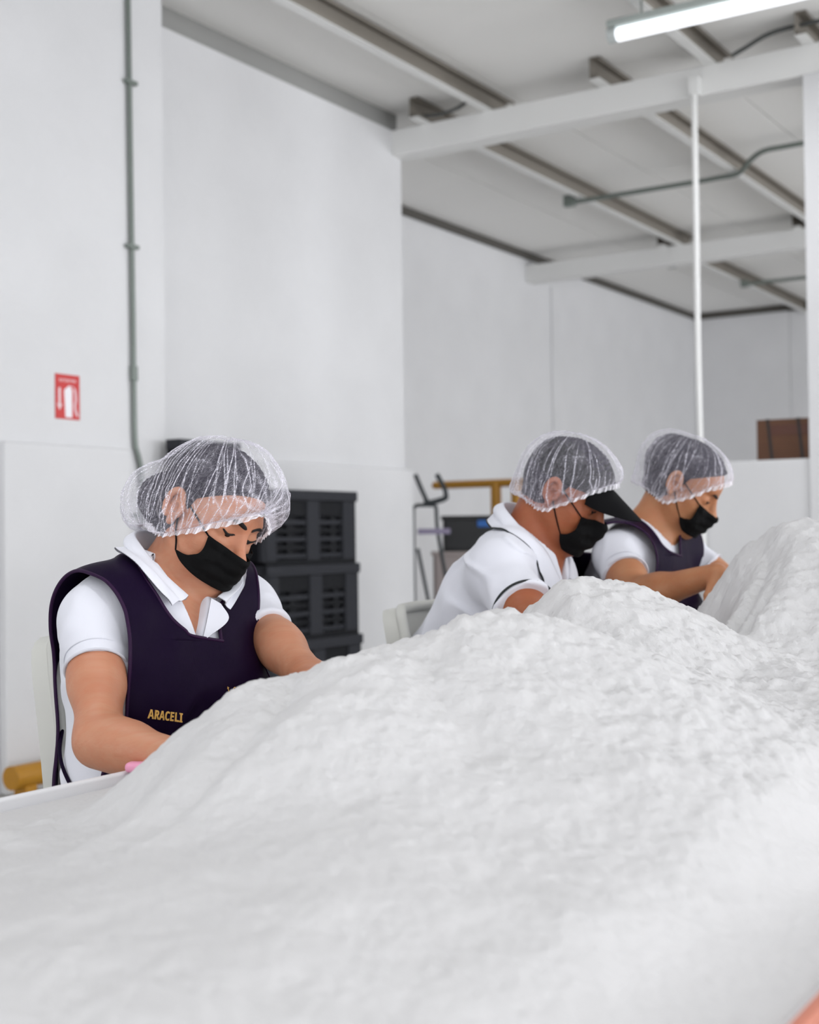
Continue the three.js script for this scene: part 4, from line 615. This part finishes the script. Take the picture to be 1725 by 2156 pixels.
    const oR = (s) => tab(P.outR, s), oL = (s) => -tab(P.outL, s), iR = (s) => tab(P.inR, s), iL = (s) => tab(P.inL, s);
    const strip = (s0, s1, za, zb, nv, nu) => sheet(nu, nv, (u, v) => { const s = lerp(s0, s1, v), z = lerp(za(s), zb(s), u); return [...spot(s, z), z * 4, s * 4]; }, { thick: 0.0018 });
    const sN = P.neckS, sB = P.backS, s1 = P.end ?? arc + 0.42, s0 = P.start ?? -0.4;
    const ap = add('apron', [strip(s0, sN, oL, oR, 90, 90), strip(sN, sB, iR, oR, 90, 30), strip(sN, sB, oL, iL, 90, 30), strip(sB, s1, oL, oR, 70, 60)], M.apron);
    const edge = (fn, a, c, n) => Array.from({ length: n + 1 }, (_, i) => { const s = lerp(a, c, i / n); return spot(s, fn(s), 0.0005); });
    const pipe = (pts, r = 0.0032) => mesh('piping', tube(pts, r, pts.length * 3, false, 8).translate(-base[0], -base[1], -base[2]), M.piping, ap);
    pipe(edge(oR, s0, s1, 110)); pipe(edge(oL, s0, s1, 110)); pipe([...edge(iL, sB, sN, 40), ...Array.from({ length: 12 }, (_, i) => spot(sN, lerp(iL(sN), iR(sN), (i + 1) / 13), 0.0005)), ...edge(iR, sN, sB, 40)]);
    pipe(Array.from({ length: 14 }, (_, i) => spot(sB, lerp(iL(sB), iR(sB), i / 13), 0.0005)));
    if (P.extraParts) P.extraParts({ ap, spot, T, base, field });
  }
  // ---- legs, out of sight under the table
  { const hipY = 0.53, q = (dx, y, dz) => { const p = T.to([0, 0, 0]); return [p[0] - 0.08 + dx, y, p[2] + dz]; }, leg = (s) => [sCone(q(-0.02, hipY, s * 0.09), q(0.36, 0.515, s * 0.1), 0.085, 0.062), sCone(q(0.36, 0.515, s * 0.1), q(0.3, 0.11, s * 0.1), 0.06, 0.04)];
    const hips = T.to([-0.02, -0.45, 0]), f = blend(0.04, [...leg(1), ...leg(-1), sEll([hips[0], 0.56, hips[2]], [0.15, 0.115, 0.18])]); add('trousers', nets(f, q(-0.25, 0.06, -0.24), q(0.48, 0.68, 0.24), 0.013), M.trousers);
    for (const s of [1, -1]) { const sf = blend(0.02, [sCone(q(0.27, 0.05, s * 0.1), q(0.42, 0.035, s * 0.11), 0.042, 0.034), sCone(q(0.3, 0.12, s * 0.1), q(0.29, 0.05, s * 0.1), 0.042, 0.045)]); add('shoe', nets((x, y, z) => Math.max(sf(x, y, z), 0.003 - y), q(0.18, -0.02, s * 0.1 - 0.08), q(0.5, 0.17, s * 0.1 + 0.08), 0.008), M.shoe); } }
  if (o.more) o.more({ add, T, H, base, grp, parts: parts2, shirtF, shirt, shirtLocal });
  return { T, H, shirtF, shirtLocal, parts: parts2, grp };
}
// ---------------------------------------------------------------- the three workers
// raised lettering sewn on a cloth: each letter is laid along the apron's surface
const font = await new FontLoader().loadAsync('fonts/droid/droid_sans_bold.typeface.json');
function sewn(text, size, place, depth = 0.0012) {
  const g = new TextGeometry(text, { font, size, depth, curveSegments: 5, bevelEnabled: true, bevelThickness: 0.0003, bevelSize: 0.0002, bevelSegments: 1 }), p = g.attributes.position;
  for (let i = 0; i < p.count; i++) { const q = place(p.getX(i), p.getY(i), p.getZ(i)); p.setXYZ(i, q[0], q[1], q[2]); } g.computeVertexNormals(); return g;
}
const W1 = person({
  label: 'woman in a purple lettered apron over a white polo shirt, before the black crates', base: [-1.66, 0, -1.78],
  torso: [[-1.652, 0.984, -1.806], -0.2, 0.1, -0.06], head: [[-1.6166, 1.1287, -1.8336], -0.0913, 0.4466, -0.2639],
  skin: skinTone(0xc58e72), detail: 0.0022,
  build: { w: 1.0, d: 1.0, bust: 0.92, cap: 0.044, shift: 0.035, belly: 0.9, neckBase: [-0.03, 0.03, 0], neck: 0.049, bellyX: 0.0 },
  armR: { shoulder: [-1.69, 0.962, -1.625], elbow: [-1.552, 0.78, -1.505], wrist: [-1.344, 0.761, -1.509], r: [0.042, 0.039, 0.037, 0.026], hem: 0.44, curl: 0.4, hand: [0.9, -0.25, -0.35] },
  armL: { shoulder: [-1.637, 0.963, -1.971], elbow: [-1.394, 0.843, -1.855], wrist: [-1.25, 0.80, -1.68], r: [0.039, 0.035, 0.033, 0.025], hem: 0.34, curl: 0.4, hand: [0.8, -0.3, 0.5] },
  face: { netDetail: 1300, bun: [[[-0.11, -0.008, 0.0], [0.052, 0.052, 0.056]]], browWidth: 0.0078, mask: { top: -0.021, chin: -0.086, side: [[0.78, -0.008], [0.75, -0.033], [0.92, -0.054], [1.34, -0.06]] },
    net: { band: [[0, 0.034], [0.29, 0.017], [0.5, 0.002], [0.71, -0.013], [1.0, -0.04], [1.23, -0.063], [1.57, -0.085], [1.91, -0.1], [3.15, -0.11]], rear: 0.012, poof: 0.012, fore: 0.016, left: 0.028, knot: { at: [0.113, 0.066, 0.004], reach: 0.024 } } },
  shirt: { fit: 0.008, loose: 0.007, flare: 0.014, vee: { y: -0.058, z: 0.042, slope: 0.4, lean: -0.1 }, crease: 0.004, cell: 0.0045,
    collar: { over: 0.018, neck: [[0.078, 0.012, 0.05], [0.045, 0.04, 0.075], [-0.01, 0.065, 0.078], [-0.075, 0.085, 0.05], [-0.095, 0.085, 0], [-0.075, 0.085, -0.05], [-0.01, 0.065, -0.078], [0.05, 0.035, -0.07], [0.09, 0.015, -0.005]],
      top: [[0.088, 0.022, 0.052], [0.055, 0.055, 0.082], [-0.01, 0.095, 0.088], [-0.085, 0.118, 0.055], [-0.106, 0.12, 0], [-0.085, 0.118, -0.055], [-0.01, 0.095, -0.088], [0.06, 0.05, -0.07], [0.1, 0.022, -0.002]],
      edge: [[0.096, 0.0, 0.098], [0.05, 0.036, 0.122], [-0.02, 0.07, 0.125], [-0.1, 0.075, 0.07], [-0.125, 0.072, 0], [-0.1, 0.075, -0.07], [-0.02, 0.07, -0.12], [0.06, 0.045, -0.085], [0.112, 0.0, -0.022]] },
    flaps: [[[[0.1, 0.018, 0.012], [0.112, -0.02, 0.026], [0.122, -0.053, 0.039]], [[0.108, 0.01, -0.004], [0.124, -0.014, -0.012], [0.124, -0.05, 0.034]]]], buttons: [[-0.095, 0.06]] },
  apron: { neckS: 0.032, backS: 0.27, wing: -0.075, outR: [[-0.4, 0.185], [-0.2, 0.18], [-0.05, 0.187], [0.01, 0.187], [0.064, 0.184], [0.104, 0.2], [0.14, 0.214], [0.2, 0.215], [0.26, 0.205], [0.34, 0.185], [0.45, 0.18], [0.7, 0.19]], outL: [[-0.4, 0.18], [-0.2, 0.165], [-0.1, 0.14], [0, 0.118], [0.06, 0.112], [0.1, 0.12], [0.15, 0.15], [0.22, 0.17], [0.3, 0.165], [0.45, 0.17], [0.7, 0.18]],
    inR: [[0.032, -0.002], [0.0325, 0.035], [0.038, 0.062], [0.054, 0.093], [0.082, 0.115], [0.107, 0.127], [0.13, 0.122], [0.157, 0.112], [0.21, 0.095], [0.27, 0.06]], inL: [[0.032, -0.002], [0.068, -0.006], [0.09, -0.04], [0.13, -0.09], [0.2, -0.09], [0.27, -0.06]],
    extraParts: ({ ap, spot, base }) => {
      const sub = (g) => g.translate(-base[0], -base[1], -base[2]);
      mesh('lettering', sub(sewn('ARACELI', 0.0125, (x, y, z) => spot(-0.077 + y * 1.2 - x * 0.1, 0.158 - x * 0.84, z + 0.0016))), M.gold, ap);
      // the start of a second, script embroidery at the salt's edge
      const at = (a, b) => spot(-0.036 + b, 0.004 - a, 0.002), line = (pts) => tube(pts.map(([a, b]) => at(a, b)), 0.0007, 40, false, 6);
      mesh('embroidery', sub(join([line([[0, 0.008], [0.002, 0], [0.0035, -0.003], [0.005, -0.002]]), line([[-0.002, 0.005], [0.003, 0.006]]), line([[0.006, -0.006], [0.0085, -0.004], [0.008, -0.0015], [0.006, -0.004], [0.0065, -0.009], [0.009, -0.0095], [0.011, -0.007]]), line([[0.02, 0.004], [0.017, 0.006], [0.0135, 0.001], [0.0135, -0.008], [0.016, -0.013], [0.02, -0.012]]), line([[0.023, 0.006], [0.0235, -0.011]]), line([[0.0235, -0.006], [0.026, -0.003], [0.028, -0.005], [0.0285, -0.011]])])), M.gold, ap);
    } },
});

const MAN = person({
  label: 'man in a white polo shirt with dark piping and a black peaked cap', base: [-1.5, 0, -2.76],
  torso: [[-1.445, 1.02, -2.76], 0.12, 0.42, 0.03], head: [[-1.3591, 1.1915, -2.7766], 0.2596, 0.5498, 0.0921],
  skin: skinTone(0xa05f40), detail: 0.0032,
  build: { w: 1.12, d: 1.08, bellyX: -0.05, belly: 0.9, cap: 0.055, neckBase: [-0.02, 0.03, 0], neck: 0.06 },
  armR: { shoulder: [-1.42, 1.015, -2.57], elbow: [-1.25, 0.9, -2.43], wrist: [-1.06, 0.86, -2.58], r: [0.052, 0.045, 0.043, 0.03], hem: 0.66, curl: 0.5, hand: [0.7, -0.5, -0.3] },
  armL: { shoulder: [-1.555, 1.0, -2.92], elbow: [-1.36, 0.87, -2.98], wrist: [-1.1, 0.85, -2.85], r: [0.052, 0.045, 0.043, 0.03], hem: 0.6, curl: 0.5, hand: [0.7, -0.5, 0.4] },
  face: { male: true, wide: 1.04, visor: 0.085, visorY: 0.062, crown: 0.08, netDetail: 600, eyeY: -0.007, mask: { top: -0.012, chin: -0.108, side: [[0.82, -0.014], [0.78, -0.04], [0.88, -0.062], [1.08, -0.072]], low: 5 }, browWidth: 0.009,
    net: { band: [[0, 0.047], [0.44, 0.036], [0.74, 0.019], [1.016, -0.015], [1.33, -0.06], [1.57, -0.08], [1.91, -0.1], [3.15, -0.11]], rear: 0.022, poof: 0.003, fore: 0.006, seed: 5 } },
  shirt: { fit: 0.014, loose: 0.012, flare: 0.022, crease: 0.008, cell: 0.0055, pipe: M.trim, vee: { y: -0.07, z: 0, slope: 0.3 },
    collar: { over: 0.004, neck: [[0.078, 0.0, 0.04], [0.045, 0.035, 0.078], [-0.01, 0.065, 0.085], [-0.075, 0.085, 0.055], [-0.095, 0.085, 0], [-0.075, 0.085, -0.055], [-0.01, 0.065, -0.085], [0.045, 0.035, -0.078], [0.078, 0.0, -0.04]],
      top: [[0.09, 0.012, 0.045], [0.055, 0.055, 0.086], [-0.01, 0.095, 0.095], [-0.085, 0.12, 0.06], [-0.106, 0.122, 0], [-0.085, 0.12, -0.06], [-0.01, 0.095, -0.095], [0.055, 0.055, -0.086], [0.09, 0.012, -0.03]],
      edge: [[0.12, -0.06, 0.075], [0.06, 0.0, 0.125], [-0.02, 0.06, 0.14], [-0.1, 0.07, 0.085], [-0.13, 0.068, 0], [-0.1, 0.07, -0.085], [-0.02, 0.06, -0.14], [0.05, 0.01, -0.11], [0.11, -0.045, -0.035]] } },
});
const W2 = person({
  label: 'woman in a dark purple apron over a white T-shirt, farthest along the table', base: [-1.42, 0, -3.33],
  torso: [[-1.385, 1.05, -3.335], -0.06, 0.26, 0.0], head: [[-1.2998, 1.2233, -3.364], 0.2613, 0.5948, 0.0949],
  skin: skinTone(0xb9835f), detail: 0.0034,
  build: { w: 0.95, d: 0.92, bust: 0.88, bellyX: -0.05, belly: 0.85, cap: 0.045, neckBase: [-0.02, 0.03, 0], neck: 0.047 },
  armR: { shoulder: [-1.4, 1.04, -3.155], elbow: [-1.29, 0.938, -3.03], wrist: [-1.07, 1.0, -2.985], r: [0.043, 0.045, 0.041, 0.025], hem: 0.5, curl: 0.35, hand: [0.25, -1, 0.02], back: [1, 0.3, 0.1], size: 0.92 },
  armL: { shoulder: [-1.365, 1.045, -3.51], elbow: [-1.2, 0.93, -3.52], wrist: [-1.05, 0.9, -3.35], r: [0.041, 0.04, 0.037, 0.024], hem: 0.5, curl: 0.5, hand: [0.8, -0.5, 0.3] },
  face: { netDetail: 600, crown: 0.068, bun: [[[-0.072, 0.045, 0], [0.05, 0.052, 0.06]]], eyeY: -0.008, mask: { top: -0.026, chin: -0.096, side: [[0.8, -0.009], [0.76, -0.045], [0.91, -0.06], [1.12, -0.063]], low: 5 }, browWidth: 0.007,
    net: { band: [[0, 0.042], [0.43, 0.029], [0.75, 0.009], [0.98, -0.024], [1.2, -0.055], [1.41, -0.076], [1.91, -0.1], [3.15, -0.11]], rear: 0.026, rearAt: 0.13, poof: 0.001, fore: 0.0, seed: 9 } },
  shirt: { fit: 0.007, loose: 0.008, flare: 0.02, crease: 0.004, cell: 0.0065 },
  apron: { over: 0.5, extra: [sEll([-0.09, -0.12, 0.09], [0.065, 0.15, 0.13])], neckS: 0.078, backS: 0.27, wing: -0.04, outR: [[-0.4, 0.17], [-0.2, 0.16], [-0.06, 0.16], [0.01, 0.15], [0.074, 0.14], [0.1, 0.15], [0.114, 0.16], [0.135, 0.18], [0.153, 0.205], [0.188, 0.24], [0.26, 0.25], [0.34, 0.25], [0.45, 0.23], [0.7, 0.21]], outL: [[-0.4, 0.17], [-0.2, 0.155], [-0.06, 0.14], [0.06, 0.14], [0.1, 0.15], [0.15, 0.165], [0.22, 0.17], [0.3, 0.165], [0.45, 0.17], [0.7, 0.18]],
    inR: [[0.078, -0.005], [0.08, 0.045], [0.09, 0.072], [0.102, 0.09], [0.133, 0.1], [0.2, 0.095], [0.27, 0.06]], inL: [[0.078, -0.005], [0.1, -0.012], [0.13, -0.05], [0.2, -0.07], [0.27, -0.06]] },
});
// ---------------------------------------------------------------- white plastic chairs: one made, the others copied
{
  const plastic = phys(0xc9c9c3, 0.42, { specularIntensity: 0.6 });
  const t = thing('plastic_chair', 'white plastic chair the woman in the lettered apron sits on', 'chair', [-1.585, 0, -1.868], 0.05, 'white plastic chairs along the table');
  const W = 0.2, backX = (y, z) => -0.2 - 0.22 * (y - 0.42) + 0.9 * z * z * smooth(0.42, 0.9, y) + 0.35 * z * z;
  // back: u across, v up
  const half = (v) => lerp(0.185, W, smooth(0, 0.35, v)) * (v > 0.8 ? Math.sqrt(Math.max(0.0, 1 - Math.pow((v - 0.8) / 0.34, 2.6))) : 1);
  const bp = (u, v, off = 0) => { const y = lerp(0.43, 0.925, v), z = (u * 2 - 1) * half(v); return [backX(y, z) + off, y, z]; };
  mesh('back_panel', sheet(40, 20, (u, v) => bp(u, lerp(0.84, 0.99, v)), { thick: 0.004 }), plastic, t);
  mesh('back_rail', sheet(40, 6, (u, v) => bp(u, lerp(0.0, 0.12, v)), { thick: 0.004 }), plastic, t);
  for (let i = 0; i < 9; i++) { const u = lerp(0.1, 0.9, i / 8); mesh('slat', sheet(4, 16, (a, v) => { const p = bp(u + (a - 0.5) * 0.062, lerp(0.1, 0.86, v), 0.004 * Math.sin(Math.PI * a)); return p; }, { thick: 0.004 }), plastic, t); }
  const rimPts = []; for (let i = 0; i <= 16; i++) rimPts.push(bp(0, i / 16 * 0.97)); for (let i = 1; i < 12; i++) rimPts.push(bp(i / 12, 0.995)); for (let i = 16; i >= 0; i--) rimPts.push(bp(1, i / 16 * 0.97));
  const rim = tube(rimPts, 0.013, 160, false, 10); { const p = rim.attributes.position; for (let i = 0; i < p.count; i++) p.setX(i, p.getX(i) * 1 + (p.getX(i) > -1 ? 0.004 : 0)); } mesh('rim', rim, plastic, t);
  const flange = sheet(70, 3, (u, v) => { const k = u * (rimPts.length - 1), i = Math.min(rimPts.length - 2, Math.floor(k)), f = k - i, a = rimPts[i], b = rimPts[i + 1]; return [lerp(a[0], b[0], f) - 0.04 * v, lerp(a[1], b[1], f) - 0.006 * v, lerp(a[2], b[2], f) * (1 + 0.06 * v)]; }, { thick: 0.003 }); mesh('rim_flange', flange, plastic, t);
  mesh('seat', sheet(30, 24, (u, v) => { const x = lerp(-0.2, 0.23, v), z = (u * 2 - 1) * lerp(0.185, 0.215, v); return [x, 0.43 - 0.018 * Math.sin(Math.PI * u) * Math.sin(Math.PI * v) - (v > 0.9 ? (v - 0.9) * 0.25 : 0), z]; }, { thick: 0.005 }), plastic, t);
  for (const [x, z, dx, dz] of [[0.2, 0.18, 0.03, 0.03], [0.2, -0.18, 0.03, -0.03], [-0.19, 0.165, -0.06, 0.04], [-0.19, -0.165, -0.06, -0.04]]) mesh('leg', rod([x, 0.425, z], [x + dx, 0, z + dz], 0.018, 10, 0.024), plastic, t);
  const c = t.clone(); c.name = numbered('plastic_chair'); c.position.set(-1.465, 0, -2.825); c.rotation.y = 0.12; c.userData = { ...t.userData, label: 'white plastic chair with a slatted back under the man in white' }; scene.add(c);
  const d = t.clone(); d.name = numbered('plastic_chair'); d.position.set(-1.45, 0, -3.36); d.rotation.y = 0; d.userData = { ...t.userData, label: 'white plastic chair under the woman farthest along the table, hidden behind the man' }; scene.add(d);
}
{ // apron ties at the side of the first woman
  const ap = W1.grp.children.find((c) => c.name === 'apron'), b = [1.66, 0, 1.78], on = (x, y, z, off = 0.004) => { const p = hit(W1.shirtLocal, [x * 3, y, z * 3], [0, y, 0], off) ?? [x, y, z]; return W1.T.to(p); };
  const cord = (pts, r = 0.0035) => mesh('apron_tie', tube(pts, r, 60, false, 8).translate(...b), M.apron, ap);
  cord([on(-0.12, -0.2, 0.13, 0.012), on(-0.06, -0.27, 0.18, 0.008), on(0.0, -0.315, 0.19), on(0.03, -0.325, 0.18)]);
  cord([on(0.03, -0.325, 0.18), on(0.08, -0.4, 0.17, 0.006), on(0.12, -0.46, 0.16, 0.01)]);
  cord([on(0.03, -0.325, 0.18), on(0.01, -0.37, 0.19, 0.008), on(-0.02, -0.44, 0.18, 0.012)], 0.003);
  mesh('apron_tie', new THREE.SphereGeometry(0.009, 14, 10).translate(...on(0.03, -0.325, 0.18, 0.006)).translate(...b), M.apron, ap);
}
{ const p = thing('pink_pad', 'small pink rounded pad at the table edge under the woman\'s forearm', 'pad', [-1.432, 0.7485, -1.468], 0.4); mesh('pad', box(-0.02, 0.02, -0.001, 0.014, -0.012, 0.012, 0.0065), std(0xe79ab8, 0.6), p); }
renderer.render(scene, camera);
